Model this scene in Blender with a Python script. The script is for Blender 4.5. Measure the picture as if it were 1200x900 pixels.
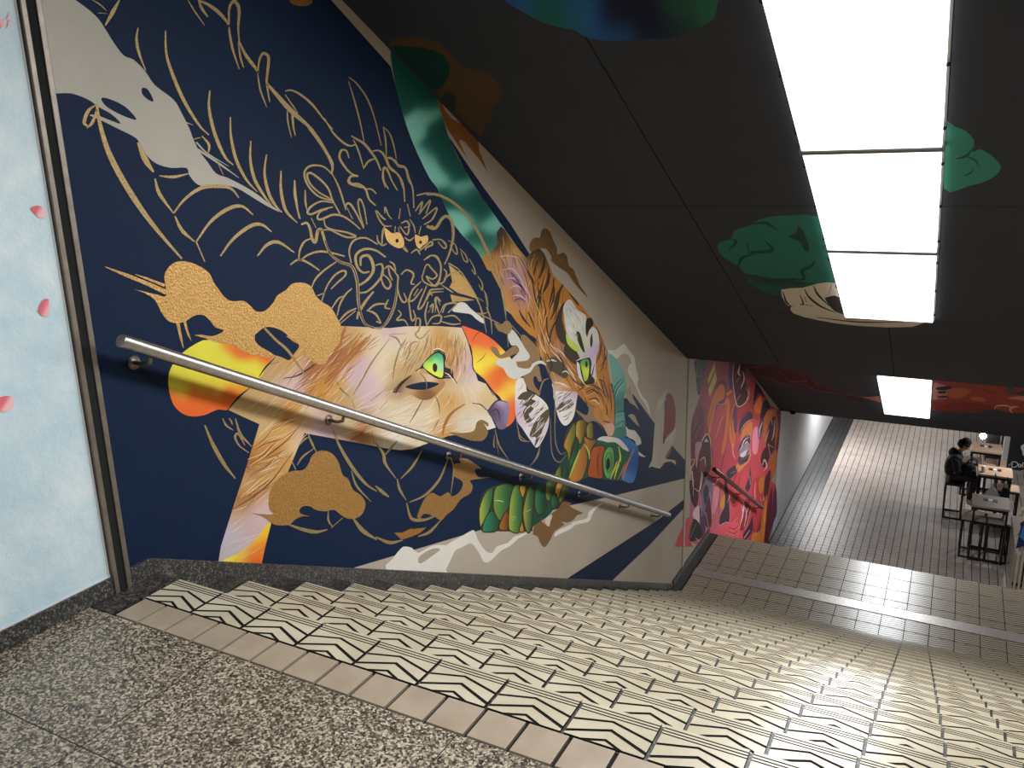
import bpy, bmesh, math, random
from mathutils import Vector, Matrix
from mathutils.geometry import delaunay_2d_cdt
from math import sin, cos, pi, radians, sqrt

SC = bpy.context.scene
for _o in list(bpy.data.objects):
    bpy.data.objects.remove(_o, do_unlink=True)
COL = SC.collection

# ------------------------------------------------------------------ camera
CAM_F = 970.19                       # focal length in pixels of the 1200x900 frame
YAW, PITCH, ROLL = -0.4952, -0.2591, -0.0240
CAM_C = Vector((2.4631, -1.8839, 1.4770))
_fw = Vector((sin(YAW) * cos(PITCH), cos(YAW) * cos(PITCH), sin(PITCH)))
_rt = _fw.cross(Vector((0, 0, 1))).normalized()
_up = _rt.cross(_fw)
CR = cos(ROLL) * _rt + sin(ROLL) * _up
CU = -sin(ROLL) * _rt + cos(ROLL) * _up
cam_data = bpy.data.cameras.new('camera')
cam_data.sensor_fit = 'HORIZONTAL'
cam_data.sensor_width = 36.0
cam_data.lens = CAM_F / 1200 * 36.0
cam_data.clip_start = 0.05
cam = bpy.data.objects.new('camera', cam_data)
COL.objects.link(cam)
cam.matrix_world = Matrix(((CR.x, CU.x, -_fw.x, CAM_C.x), (CR.y, CU.y, -_fw.y, CAM_C.y),
                           (CR.z, CU.z, -_fw.z, CAM_C.z), (0, 0, 0, 1)))
SC.camera = cam

# ------------------------------------------------------------------ world, exposure
SC.view_settings.view_transform = 'Standard'
SC.view_settings.look = 'None'
SC.view_settings.exposure = 0.0
SC.view_settings.gamma = 1.0
SC.view_settings.use_curve_mapping = False
world = bpy.data.worlds.new('world')
SC.world = world
world.use_nodes = True
world.node_tree.nodes['Background'].inputs[0].default_value = (0.9, 0.95, 1, 1)
world.node_tree.nodes['Background'].inputs[1].default_value = 0.01
PANEL_E = 3.2         # glow of the stair light diffusers
PANEL_W = 33.0        # lamp behind each stair diffuser, watts
PANEL_SPREAD = 180
LOWER_E, LOWER_W = 2.6, 110.0
LAND_E, LAND_W = 2.0, 42.0     # panel over the upper landing, behind the viewer
CORR_E = 6.0          # corridor light diffusers
CORR_W, SPOT_W = 32.0, 23.0

# ------------------------------------------------------------------ measured layout (metres)
WX = -0.13            # face of the painted wall
TR, RI = 0.3274, 0.1651
NST = 21
LZ = -3.3921          # middle landing level
LY0, LY1 = 6.5480, 8.4031
PW = 0.236            # width of one stair tile
DN = 0.1530           # depth of one nosing tile
FZ = -5.49            # corridor floor
SX1 = 3.85            # right side of the staircase
CS = 0.508            # slope of the stair ceiling


def ceil_z(y):
    return 2.219 - CS * (y - 1.371)


def ceil2_z(y):
    return -1.399 - 0.494 * (y - 10.01)


def ray(u, v):
    return _fw + CR * ((u - 600) / CAM_F) + CU * ((450 - v) / CAM_F)


def hit(u, v, axis, val):
    d = ray(u, v)
    return CAM_C + d * ((val - CAM_C[axis]) / d[axis])


def to_px(p):
    d = Vector(p) - CAM_C
    z = d.dot(_fw)
    return 600 + CAM_F * d.dot(CR) / z, 450 - CAM_F * d.dot(CU) / z


def hit_slope(u, v, y0, z0, s):
    d = ray(u, v)
    k = -(CAM_C.z - z0 + s * (CAM_C.y - y0)) / (d.z + s * d.y)
    return CAM_C + d * k


# ------------------------------------------------------------------ materials
def lin(c):
    return tuple((x / 12.92 if x <= 0.04045 else ((x + 0.055) / 1.055) ** 2.4) for x in c)


def rgb(r, g, b):
    return lin((r / 255, g / 255, b / 255)) + (1.0,)


def new_mat(name, col, rough=0.6, metal=0.0, spec=0.5):
    m = bpy.data.materials.new(name)
    m.use_nodes = True
    b = m.node_tree.nodes['Principled BSDF']
    b.inputs['Base Color'].default_value = col
    b.inputs['Roughness'].default_value = rough
    b.inputs['Metallic'].default_value = metal
    b.inputs['Specular IOR Level'].default_value = spec
    return m


def nodes_of(m):
    nt = m.node_tree
    return nt, nt.nodes, nt.links, nt.nodes['Principled BSDF']


def coords(nt):
    g = nt.nodes.new('ShaderNodeNewGeometry')
    return g.outputs['Position']


def noise(nt, vec, scale, detail=3.0, rough=0.5):
    n = nt.nodes.new('ShaderNodeTexNoise')
    n.inputs['Scale'].default_value = scale
    n.inputs['Detail'].default_value = detail
    n.inputs['Roughness'].default_value = rough
    nt.links.new(vec, n.inputs['Vector'])
    return n


def ramp(nt, fac, stops):
    r = nt.nodes.new('ShaderNodeValToRGB')
    el = r.color_ramp.elements
    while len(el) < len(stops):
        el.new(0.5)
    for e, (p, c) in zip(el, stops):
        e.position = p
        e.color = c
    nt.links.new(fac, r.inputs['Fac'])
    return r


def add_bump(nt, bsdf, height, strength, dist=0.01):
    b = nt.nodes.new('ShaderNodeBump')
    b.inputs['Strength'].default_value = strength
    b.inputs['Distance'].default_value = dist
    nt.links.new(height, b.inputs['Height'])
    nt.links.new(b.outputs['Normal'], bsdf.inputs['Normal'])


def mottled(name, c0, c1, scale=6.0, rough=0.6, bump=0.0, bscale=80.0, metal=0.0, spec=0.5, lo=0.3, hi=0.7):
    m = new_mat(name, c0, rough, metal, spec)
    nt, N, L, b = nodes_of(m)
    p = coords(nt)
    n = noise(nt, p, scale, 5)
    r = ramp(nt, n.outputs['Fac'], [(lo, c0), (hi, c1)])
    L.new(r.outputs['Color'], b.inputs['Base Color'])
    if bump:
        n2 = noise(nt, p, bscale, 3)
        add_bump(nt, b, n2.outputs['Fac'], bump, 0.004)
    return m


def terrazzo(name, stops, scale, rough=0.35, tint=None):
    m = new_mat(name, stops[0][1], rough)
    nt, N, L, b = nodes_of(m)
    p = coords(nt)
    nd = noise(nt, p, scale * 1.2, 2)
    mx = N.new('ShaderNodeVectorMath'); mx.operation = 'MULTIPLY_ADD'
    L.new(nd.outputs['Color'], mx.inputs[0])
    mx.inputs[1].default_value = (0.45 / scale,) * 3
    L.new(p, mx.inputs[2])
    v = N.new('ShaderNodeTexVoronoi')
    v.inputs['Scale'].default_value = scale
    L.new(mx.outputs[0], v.inputs['Vector'])
    sep = N.new('ShaderNodeSeparateColor')
    L.new(v.outputs['Color'], sep.inputs[0])
    r = ramp(nt, sep.outputs[0], stops)
    n2 = noise(nt, p, 2.2, 5, 0.6)
    r2 = ramp(nt, n2.outputs['Fac'], [(0.3, (0.72, 0.71, 0.70, 1)), (0.65, (1, 1, 1, 1))])
    mul = N.new('ShaderNodeMix'); mul.data_type = 'RGBA'; mul.blend_type = 'MULTIPLY'
    mul.inputs['Factor'].default_value = 1.0
    L.new(r.outputs['Color'], mul.inputs['A']); L.new(r2.outputs['Color'], mul.inputs['B'])
    L.new(mul.outputs['Result'], b.inputs['Base Color'])
    add_bump(nt, b, sep.outputs[1], 0.06, 0.001)
    return m


def emit(name, col, strength):
    m = bpy.data.materials.new(name)
    m.use_nodes = True
    b = m.node_tree.nodes['Principled BSDF']
    b.inputs['Base Color'].default_value = (0.8, 0.8, 0.8, 1)
    b.inputs['Emission Color'].default_value = col
    b.inputs['Emission Strength'].default_value = strength
    return m


M = {}
M['terrazzo'] = terrazzo('terrazzo', [(0.0, rgb(40, 33, 28)), (0.35, rgb(86, 76, 65)), (0.62, rgb(136, 123, 106)), (0.95, rgb(198, 184, 163))], 165, 0.38)
M['terrazzo_dark'] = terrazzo('dark terrazzo', [(0.0, rgb(36, 34, 33)), (0.5, rgb(60, 58, 56)), (0.8, rgb(84, 81, 78)), (0.98, rgb(136, 131, 124))], 185, 0.42)
M['border'] = terrazzo('border terrazzo', [(0.0, rgb(34, 31, 29)), (0.6, rgb(50, 47, 44)), (0.95, rgb(92, 88, 82))], 140, 0.45)
M['joint'] = mottled('tile joint', rgb(22, 18, 17), rgb(34, 28, 26), 30, 0.85, spec=0.2)
M['cream'] = mottled('cream tile', rgb(181, 169, 145), rgb(196, 185, 162), 5, 0.26, 0.03, 160, lo=0.35, hi=0.65)
M['plain_tile'] = mottled('plain tile', rgb(150, 133, 114), rgb(165, 149, 130), 9, 0.42, 0.03, 200)
M['ceiling'] = mottled('charcoal ceiling', rgb(33, 39, 50), rgb(38, 44, 55), 3, 0.75, 0.05, 220)
M['wall_tan'] = mottled('tan wall paint', rgb(172, 159, 142), rgb(181, 168, 151), 1.6, 0.75, 0.25, 240)
M['wall_white'] = mottled('white wall paint', rgb(205, 206, 208), rgb(216, 217, 219), 2, 0.6, 0.05, 120)
M['steel'] = mottled('brushed steel', rgb(186, 182, 178), rgb(202, 198, 194), 40, 0.36, 0.0, metal=1.0)
M['strip_metal'] = mottled('worn steel strip', rgb(170, 163, 156), rgb(190, 184, 177), 30, 0.42, 0.0, metal=0.55)
M['trim_metal'] = mottled('dull trim metal', rgb(120, 110, 100), rgb(140, 130, 119), 20, 0.42, 0.0, metal=0.65)
M['black'] = new_mat('black recess', rgb(14, 12, 12), 0.9)
M['dark_metal'] = new_mat('dark metal', rgb(34, 30, 30), 0.4, 0.6)
M['panel_light'] = emit('stair light diffuser', (0.95, 0.98, 1.0, 1), PANEL_E)
M['lower_light'] = emit('lower light diffuser', (0.95, 0.98, 1.0, 1), LOWER_E)
M['land_light'] = emit('landing light diffuser', (0.95, 0.98, 1.0, 1), LAND_E)
M['corr_light'] = emit('corridor light diffuser', (0.95, 0.98, 1.0, 1), CORR_E)


# ------------------------------------------------------------------ mesh helpers
class MB:
    def __init__(self):
        self.v, self.f, self.mi, self.mats = [], [], [], []

    def mat(self, m):
        if m not in self.mats:
            self.mats.append(m)
        return self.mats.index(m)

    def face(self, pts, m):
        b = len(self.v)
        self.v += [tuple(p) for p in pts]
        self.f.append(tuple(range(b, b + len(pts))))
        self.mi.append(self.mat(m))

    def box(self, x0, x1, y0, y1, z0, z1, m, skip=''):
        b = len(self.v)
        self.v += [(x0, y0, z0), (x1, y0, z0), (x1, y1, z0), (x0, y1, z0), (x0, y0, z1), (x1, y0, z1), (x1, y1, z1), (x0, y1, z1)]
        F = {'b': (0, 3, 2, 1), 't': (4, 5, 6, 7), 'f': (0, 1, 5, 4), 'k': (2, 3, 7, 6), 'l': (3, 0, 4, 7), 'r': (1, 2, 6, 5)}
        for k, q in F.items():
            if k not in skip:
                self.f.append(tuple(b + i for i in q)); self.mi.append(self.mat(m))

    def prism(self, poly, vec, m, mside=None):
        """polygon (3d points) swept by vec"""
        n = len(poly); b = len(self.v)
        vec = Vector(vec)
        P = [Vector(p) for p in poly]
        self.v += [tuple(p) for p in P] + [tuple(p + vec) for p in P]
        self.f.append(tuple(range(b + n - 1, b - 1, -1))); self.mi.append(self.mat(m))
        self.f.append(tuple(range(b + n, b + 2 * n))); self.mi.append(self.mat(m))
        for i in range(n):
            j = (i + 1) % n
            self.f.append((b + i, b + j, b + n + j, b + n + i)); self.mi.append(self.mat(mside or m))

    def tube(self, pts, r, m, n=12, caps=True):
        pts = [Vector(p) for p in pts]
        rs = r if isinstance(r, (list, tuple)) else [r] * len(pts)
        rings = []
        prev = None
        for i, p in enumerate(pts):
            t = (pts[min(i + 1, len(pts) - 1)] - pts[max(i - 1, 0)]).normalized()
            a = Vector((0, 0, 1)) if abs(t.z) < 0.9 else Vector((1, 0, 0))
            if prev is not None:
                a = prev
            s = t.cross(a).normalized(); u = s.cross(t).normalized()
            prev = u
            b = len(self.v)
            self.v += [tuple(p + (s * cos(2 * pi * k / n) + u * sin(2 * pi * k / n)) * rs[i]) for k in range(n)]
            rings.append(b)
        mi = self.mat(m)
        for a, b in zip(rings, rings[1:]):
            for k in range(n):
                l = (k + 1) % n
                self.f.append((a + k, a + l, b + l, b + k)); self.mi.append(mi)
        if caps:
            self.f.append(tuple(rings[0] + k for k in range(n - 1, -1, -1))); self.mi.append(mi)
            self.f.append(tuple(rings[-1] + k for k in range(n))); self.mi.append(mi)

    def lathe(self, prof, m, c=(0, 0, 0), n=20, sx=1, sy=1):
        """profile of (r, z)"""
        b0 = len(self.v); mi = self.mat(m)
        for r, z in prof:
            self.v += [(c[0] + sx * r * cos(2 * pi * k / n), c[1] + sy * r * sin(2 * pi * k / n), c[2] + z) for k in range(n)]
        for i in range(len(prof) - 1):
            for k in range(n):
                l = (k + 1) % n
                self.f.append((b0 + i * n + k, b0 + i * n + l, b0 + (i + 1) * n + l, b0 + (i + 1) * n + k)); self.mi.append(mi)
        self.f.append(tuple(b0 + k for k in range(n - 1, -1, -1))); self.mi.append(mi)
        e = b0 + (len(prof) - 1) * n
        self.f.append(tuple(e + k for k in range(n))); self.mi.append(mi)

    def mesh(self, name, smooth=False):
        me = bpy.data.meshes.new(name)
        me.from_pydata(self.v, [], self.f)
        for m in self.mats:
            me.materials.append(m)
        me.polygons.foreach_set('material_index', self.mi)
        if smooth:
            me.polygons.foreach_set('use_smooth', [True] * len(self.f))
        me.update()
        return me

    def build(self, name, parent=None, smooth=False, bevel=0.0, **props):
        me = self.mesh(name, smooth)
        return link(name, me, parent, bevel, **props)


def link(name, me, parent=None, bevel=0.0, loc=None, **props):
    o = bpy.data.objects.new(name, me)
    COL.objects.link(o)
    if parent is not None:
        o.parent = parent
    if loc is not None:
        o.location = loc
    if bevel:
        bm = bmesh.new(); bm.from_mesh(me)
        bmesh.ops.remove_doubles(bm, verts=bm.verts, dist=1e-6)
        es = [e for e in bm.edges if len(e.link_faces) == 2 and e.calc_face_angle(0) > 0.6]
        bmesh.ops.bevel(bm, geom=es, offset=bevel, segments=2, affect='EDGES', profile=0.6)
        bm.to_mesh(me); bm.free()
    for k, v in props.items():
        o[k] = v
    return o


def empty(name, loc, label=None, category=None, group=None, rz=0.0, kind=None):
    o = bpy.data.objects.new(name, None)
    o.empty_display_size = 0.1
    COL.objects.link(o)
    o.location = loc
    o.rotation_euler = (0, 0, rz)
    tag(o, label, category, group, kind)
    return o


def tag(o, label=None, category=None, group=None, kind=None):
    if label: o['label'] = label
    if category: o['category'] = category
    if group: o['group'] = group
    if kind: o['kind'] = kind
    return o


def copy_tree(o, parent=None):
    c = o.copy()
    COL.objects.link(c)
    if parent is not None:
        c.parent = parent
    for ch in list(o.children):
        copy_tree(ch, c)
    return c


def bez(pts, n=8, closed=False):
    """Catmull-Rom through 2d/3d points"""
    P = [Vector(p) for p in pts]
    out = []
    N = len(P)
    if N < 3 and not closed:
        return P
    rng = range(N if closed else N - 1)
    for i in rng:
        if closed:
            a, b, c, d = P[(i - 1) % N], P[i], P[(i + 1) % N], P[(i + 2) % N]
        else:
            b, c = P[i], P[i + 1]
            a = P[i - 1] if i > 0 else b * 2 - c
            d = P[i + 2] if i + 2 < N else c * 2 - b
        for k in range(n):
            t = k / n
            out.append(0.5 * ((2 * b) + (c - a) * t + (2 * a - 5 * b + 4 * c - d) * t * t + (3 * b - a - 3 * c + d) * t ** 3))
    if not closed:
        out.append(P[-1])
    return out


# ================================================================== STRUCTURE
S = dict(kind='structure')

# ---- left wall: light blue panel bay, expansion joint, then the long painted wall
mb = MB()
mb.box(-0.40, WX, -6.0, -0.179, -0.25, 3.30, M['wall_tan'])
wall_blue = mb.build('wall_left', **S)
prof = [(-0.112, -0.25), (-0.112, ceil_z(-0.112) + 0.02), (7.11, ceil_z(7.11) + 0.02), (8.60, -0.68), (13.31, ceil2_z(13.31) + 0.02), (13.31, -6.0), (7.0, -6.0), (6.6, -3.9)]
mb = MB()
mb.prism([(WX, y, z) for y, z in prof], (-0.27, 0, 0), M['wall_tan'])
wall_left = mb.build('wall_left', **S)
mb = MB()
mb.box(-0.40, WX, 13.31, 25.0, -6.0, -2.95, M['wall_white'])
wall_far = mb.build('wall_left', **S)
# black recess fill, the gap's shade put into its colour, with two metal trims
mb = MB(); mb.box(-0.36, -0.1165, -0.178, -0.113, -0.2, 3.2, M['black'])
mb.build('joint_fill', wall_left)
for nm, y0, y1 in (('joint_trim', -0.181, -0.163), ('joint_trim', -0.131, -0.111)):
    mb = MB(); mb.box(-0.20, -0.112, y0, y1, 0.0, 3.0, M['trim_metal'])
    mb.build(nm, wall_left, bevel=0.002)
# vertical conduit strip at the foot of the stair
mb = MB()
mb.box(WX - 0.01, WX + 0.012, 7.165, 7.215, LZ, -0.70, M['wall_tan'])
mb.box(WX - 0.01, WX + 0.005, 7.225, 7.255, LZ, -0.70, M['wall_tan'])
mb.build('cover_strip', wall_left, bevel=0.002)

# ---- baseboards
mb = MB(); mb.box(WX, WX + 0.014, -6.0, -0.183, 0, 0.069, M['terrazzo_dark'])
mb.build('baseboard_left', bevel=0.003, **S)
sl = RI / TR
y1 = 6.79
top = lambda y: 0.060 - 0.5043 * y
bp = [(-0.108, 0.0), (-0.108, 0.069), (-0.018, 0.069), (y1, top(y1)), (y1, LZ - 0.3), (y1 - 0.2, LZ - 0.3), (6.3, -3.3), (0.0, -0.17)]
mb = MB(); mb.prism([(WX, y, z) for y, z in bp], (0.016, 0, 0), M['terrazzo_dark'])
mb.build('baseboard_left', bevel=0.002, **S)
mb = MB(); mb.box(WX, WX + 0.022, y1, LY1, LZ - 0.05, LZ + 0.068, M['terrazzo_dark'])
mb.build('baseboard_left', bevel=0.003, **S)

M['slab_joint'] = new_mat('slab joint', rgb(52, 44, 38), 0.8)
# ---- upper landing: terrazzo slabs on a bed
mb = MB(); mb.box(-0.4, 6.0, -6.0, -0.30, -0.25, -0.0016, M['slab_joint'])
mb.box(-0.4, 6.0, -0.30, 0.0, -0.25, -0.010, M['joint'])
floor_top = mb.build('floor', **S)
xs = [WX, 0.0, 0.525, 1.405, 2.285, 3.165, 4.045, 4.925, 5.9]
ys = [-0.281, -0.772, -1.65, -2.53, -3.41, -4.29, -5.17, -6.0]
g = 0.0022
for i in range(len(xs) - 1):
    for j in range(len(ys) - 1):
        mb = MB()
        mb.box(xs[i] + g, xs[i + 1] - g, ys[j + 1] + g, ys[j] - g, -0.02, 0.0 - 0.0004 * ((i * 7 + j * 3) % 3), M['terrazzo'], 'b')
        mb.build('slab', floor_top)
# dark terrazzo strip between the tiles and the baseboard
mb = MB(); mb.box(WX + 0.014, -0.012, -0.279, -DN - 0.001, -0.02, 0.0, M['border'], 'b')
mb.build('border_strip', floor_top)
# row of plain square tiles along the head of the stair
px_ = [0.006, 0.121] + [0.121 + 0.1303 * k for k in range(1, 30)]
for a, b in zip(px_, px_[1:]):
    mb = MB(); mb.box(a + 0.006, b - 0.006, -0.279 + 0.003, -DN - 0.0035, -0.02, 0.0005, M['plain_tile'], 'b')
    mb.build('plain_tile', floor_top, bevel=0.0012)

# ---- stair nosing tile: cream plates divided by dark grooves
CW, G = PW - 0.0115, 0.020


def nosing_mesh():
    mb = MB()
    w, d = CW, DN - 0.005
    mb.box(0, w, -d, 0.0, -0.034, -0.0028, M['joint'], 'b')
    up = lambda pk, l, r, cu=0.45: [(0, l), (cu, pk), (1, r)]
    rows = [
        [(0, 0.0), (1, 0.0), (1, 0.060), (0, 0.060)],
        [(0, 0.092), (1, 0.092), (1, 0.140), (0, 0.140)],
        [(0, 0.172), (1, 0.172), (1, 0.218), (0, 0.218)],
        [(0, 0.250), (1, 0.250), (1, 0.525), (0.46, 0.310), (0, 0.52)],
        [(0, 0.582), (0.46, 0.372), (1, 0.592), (1, 0.855), (0.5, 0.542), (0, 0.878)],
        [(0, 0.952), (0.5, 0.620), (1, 0.938), (1, 1.0), (0.74, 1.0), (0.5, 0.835), (0.22, 1.0), (0, 1.0)],
        [(0.345, 1.0), (0.5, 0.905), (0.64, 1.0)],
    ]
    for r in rows:
        poly = [(u * w, -v * d, -0.0035) for u, v in r]
        mb.prism([p for p in reversed(poly)], (0, 0, 0.0035), M['cream'], M['joint'])
    # rounded front lip
    mb.box(0, w, -0.004, 0.004, -0.034, -0.0015, M['cream'])
    return mb


nose_mb = nosing_mesh()
nose_me = nose_mb.mesh('nosing_tile')
NC = 16
stair = empty('staircase', (0, 0, 0), kind='structure')
for k in range(NST):
    y, zz = k * TR, -k * RI
    mb = MB()
    if k == 0:
        mb.box(WX, SX1, -DN, y, zz - RI - 0.12, zz - 0.008, M['border'])
    else:
        mb.box(WX, SX1, y - TR, y, zz - RI - 0.12, zz - 0.008, M['border'])
    st = mb.build('step', stair)
    mb = MB()
    y0 = -DN if k == 0 else y - TR
    mb.box(WX + 0.016, -0.010, y0, y, zz - 0.02, zz, M['border'], 'b')
    mb.build('gutter', st)
    far_ = MB()
    for j in range(NC):
        u, v = to_px((j * PW, y, zz))
        if u < 1200 and v < 930:
            link('nosing_tile', nose_me, st, loc=(j * PW + 0.0058, y, zz))
        else:                                   # beyond the edge of the picture
            x = j * PW + 0.0058
            b0 = len(far_.v)
            far_.v += [(p[0] + x, p[1] + y, p[2] + zz) for p in nose_mb.v]
            far_.f += [tuple(b0 + i for i in f) for f in nose_mb.f]
            far_.mi += [far_.mat(nose_mb.mats[i]) for i in nose_mb.mi]
    if far_.f:
        far_.build('farther_nosing_tiles', st, kind='stuff')
    if k:
        mb = MB()
        for j in range(NC):
            mb.box(j * PW + 0.0058, j * PW + 0.0058 + CW, y - TR + 0.004, y - DN - 0.004, zz - 0.01, zz - 0.001, M['plain_tile'], 'b')
            mb.box(j * PW + 0.0058, j * PW + 0.0058 + CW, y - TR + 0.002, y - TR + 0.006, zz, zz + RI - 0.04, M['cream'], 'b')
        mb.build('tread_tiles', st, kind='stuff')
# risers' end and soffit mass under the stair
mb = MB()
mb.prism([(WX, 0, -0.3), (WX, 6.55, -3.65), (WX, 6.55, -4.0), (WX, 0, -0.8)], (SX1 - WX, 0, 0), M['joint'])
mb.build('stair_soffit', stair)

# ---- middle landing
mb = MB(); mb.box(WX, SX1, 6.22, LY1, LZ - 0.30, LZ - 0.006, M['joint'])
mb.box(WX + 0.022, -0.012, 6.55, LY1, LZ - 0.02, LZ - 0.001, M['border'])
floor_mid = mb.build('floor', **S)


def wavy(name, c0, c1):
    m = new_mat(name, c1, 0.34)
    nt, N, L, b = nodes_of(m)
    p = coords(nt)
    sep = N.new('ShaderNodeSeparateXYZ'); L.new(p, sep.inputs[0])
    # gentle wave along x added to y, repeating with the tile width
    mul = N.new('ShaderNodeMath'); mul.operation = 'MULTIPLY'; mul.inputs[1].default_value = 2 * pi / PW
    L.new(sep.outputs['X'], mul.inputs[0])
    sn = N.new('ShaderNodeMath'); sn.operation = 'SINE'; L.new(mul.outputs[0], sn.inputs[0])
    ma = N.new('ShaderNodeMath'); ma.operation = 'MULTIPLY_ADD'; ma.inputs[1].default_value = 0.010
    L.new(sn.outputs[0], ma.inputs[0]); L.new(sep.outputs['Y'], ma.inputs[2])
    fr = N.new('ShaderNodeMath'); fr.operation = 'MULTIPLY'; fr.inputs[1].default_value = 2 * pi / 0.041
    L.new(ma.outputs[0], fr.inputs[0])
    s2 = N.new('ShaderNodeMath'); s2.operation = 'SINE'; L.new(fr.outputs[0], s2.inputs[0])
    r = ramp(nt, s2.outputs[0], [(0.14, c0), (0.36, c1)])
    # ramp clamps below 0: dark groove where the sine is negative enough
    mr = N.new('ShaderNodeMapRange'); mr.inputs['From Min'].default_value = -1; mr.inputs['From Max'].default_value = 1
    L.new(s2.outputs[0], mr.inputs['Value']); L.new(mr.outputs[0], r.inputs['Fac'])
    L.new(r.outputs['Color'], b.inputs['Base Color'])
    add_bump(nt, b, mr.outputs[0], 0.35, 0.003)
    return m


M['wavy'] = wavy('wavy landing tile', rgb(44, 37, 32), rgb(176, 165, 145))
rows = [(8.403, 8.08), (8.08, 7.79), (7.79, 7.525), (7.525, 7.364), (7.158, 6.91), (6.91, 6.63)]
for ya, yb in rows:
    me = MB(); me.box(0.0058, 0.0058 + PW - 0.008, yb + 0.0055, ya - 0.0055, -0.02, 0.0, M['wavy'], 'b')
    me = me.mesh('landing_tile')
    for j in range(NC):
        link('landing_tile', me, floor_mid, loc=(j * PW, 0, LZ))
mb = MB(); mb.box(0.0, SX1, 7.166, 7.356, LZ - 0.02, LZ + 0.004, M['strip_metal'])
mb.build('metal_strip', floor_mid, bevel=0.002, label='brushed steel cover strip across the landing')

# ---- second flight (falls away behind the landing edge) and the corridor floor
stair2 = empty('staircase', (0, 0, 0), kind='structure')
for k in range(12):
    y, zz = LY1 + (k + 1) * TR, LZ - (k + 1) * (LZ - FZ) / 13
    mb = MB(); mb.box(WX, SX1, y - TR, y, zz - 0.3, zz - 0.006, M['border'])
    st = mb.build('step', stair2)
    mb = MB()
    for j in range(NC):
        mb.box(j * PW + 0.0058, j * PW + 0.0058 + CW, y - DN, y, zz - 0.03, zz, M['cream'], 'b')
    mb.build('tread_tiles', st, kind='stuff')
YC = 12.3
mb = MB(); mb.box(-0.3, 5.6, YC, 25.0, FZ - 0.2, FZ - 0.005, M['joint'])
floor_low = mb.build('floor', **S)
M['corr_tile'] = mottled('corridor tile', rgb(126, 117, 110), rgb(144, 135, 127), 4, 0.42, 0.02, 150)
M['corr_dark'] = mottled('dark corridor tile', rgb(36, 36, 37), rgb(46, 46, 47), 4, 0.4, 0.02, 150)
mbl, mbd = MB(), MB()
PC = 0.1285
nx = int((5.5 - 0.401) / PC)
for i in range(-4, nx):
    x0 = 0.401 + i * PC
    for j in range(int((24.9 - YC) / PC)):
        y0 = YC + j * PC
        (mbd if i < 0 else mbl).box(x0 + 0.0058, x0 + PC - 0.0058, y0 + 0.0035, y0 + PC - 0.0035, FZ - 0.012, FZ, M['corr_dark' if i < 0 else 'corr_tile'], 'bk')
mbl.build('corridor_tiles', floor_low, kind='stuff')
mbd.build('dark_border_tiles', floor_low, kind='stuff')

# ---- ceilings
TH = 0.25
CX0, CX1 = WX, SX1 + 0.1
mb = MB(); mb.box(-0.4, 6.0, -6.0, 0.03, ceil_z(0.03), ceil_z(0.03) + 0.2, M['ceiling'])
mb.build('ceiling', **S)
SEAM = 0.0035
def slope_board(x0, x1, ya, yb, f, parent, nm='ceiling_board'):
    mb = MB()
    mb.prism([(x0 + SEAM, ya + SEAM, f(ya + SEAM)), (x0 + SEAM, yb - SEAM, f(yb - SEAM)), (x1 - SEAM, yb - SEAM, f(yb - SEAM)), (x1 - SEAM, ya + SEAM, f(ya + SEAM))], (0, 0, 0.03), M['ceiling'])
    return mb.build(nm, parent)
mb = MB()
mb.prism([(CX0, 0.03, ceil_z(0.03) + 0.012), (CX0, 7.11, ceil_z(7.11) + 0.012), (CX1, 7.11, ceil_z(7.11) + 0.012), (CX1, 0.03, ceil_z(0.03) + 0.012)], (0, 0, TH), M['black'])
ceil_a = mb.build('ceiling', **S)
PX0, PX1, PY0, PY1 = 1.690, 2.357, 0.225, 5.30          # opening of the light strip
SY = 3.385
for (x0, x1, ya, yb) in ((CX0, 0.905, 0.03, SY), (CX0, 0.905, SY, 7.11), (0.905, PX0, 0.03, SY), (0.905, PX0, SY, PY1 + 0.02),
                         (PX1, CX1, 0.03, SY), (PX1, CX1, SY, PY1 + 0.02), (PX0, PX1, 0.03, PY0), (0.905, 2.02, PY1 + 0.02, 7.11), (2.02, CX1, PY1 + 0.02, 7.11)):
    slope_board(x0, x1, ya, yb, ceil_z, ceil_a)
mb = MB()
mb.box(CX0, CX1, 7.11, 8.60, ceil_z(7.11), ceil_z(7.11) + 0.2, M['ceiling'])
mb.build('ceiling', **S)
mb = MB()
mb.prism([(CX0, 8.60, ceil2_z(8.60)), (CX0, 13.31, ceil2_z(13.31)), (CX1 + 1.6, 13.31, ceil2_z(13.31)), (CX1 + 1.6, 8.60, ceil2_z(8.60))], (0, 0, TH), M['ceiling'])
ceil_b = mb.build('ceiling', **S)
mb = MB(); mb.box(-0.4, 5.6, 13.31, 25.0, ceil2_z(13.31) + 0.03, ceil2_z(13.31) + 0.3, M['ceiling'])
mb.build('ceiling', **S)

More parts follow.
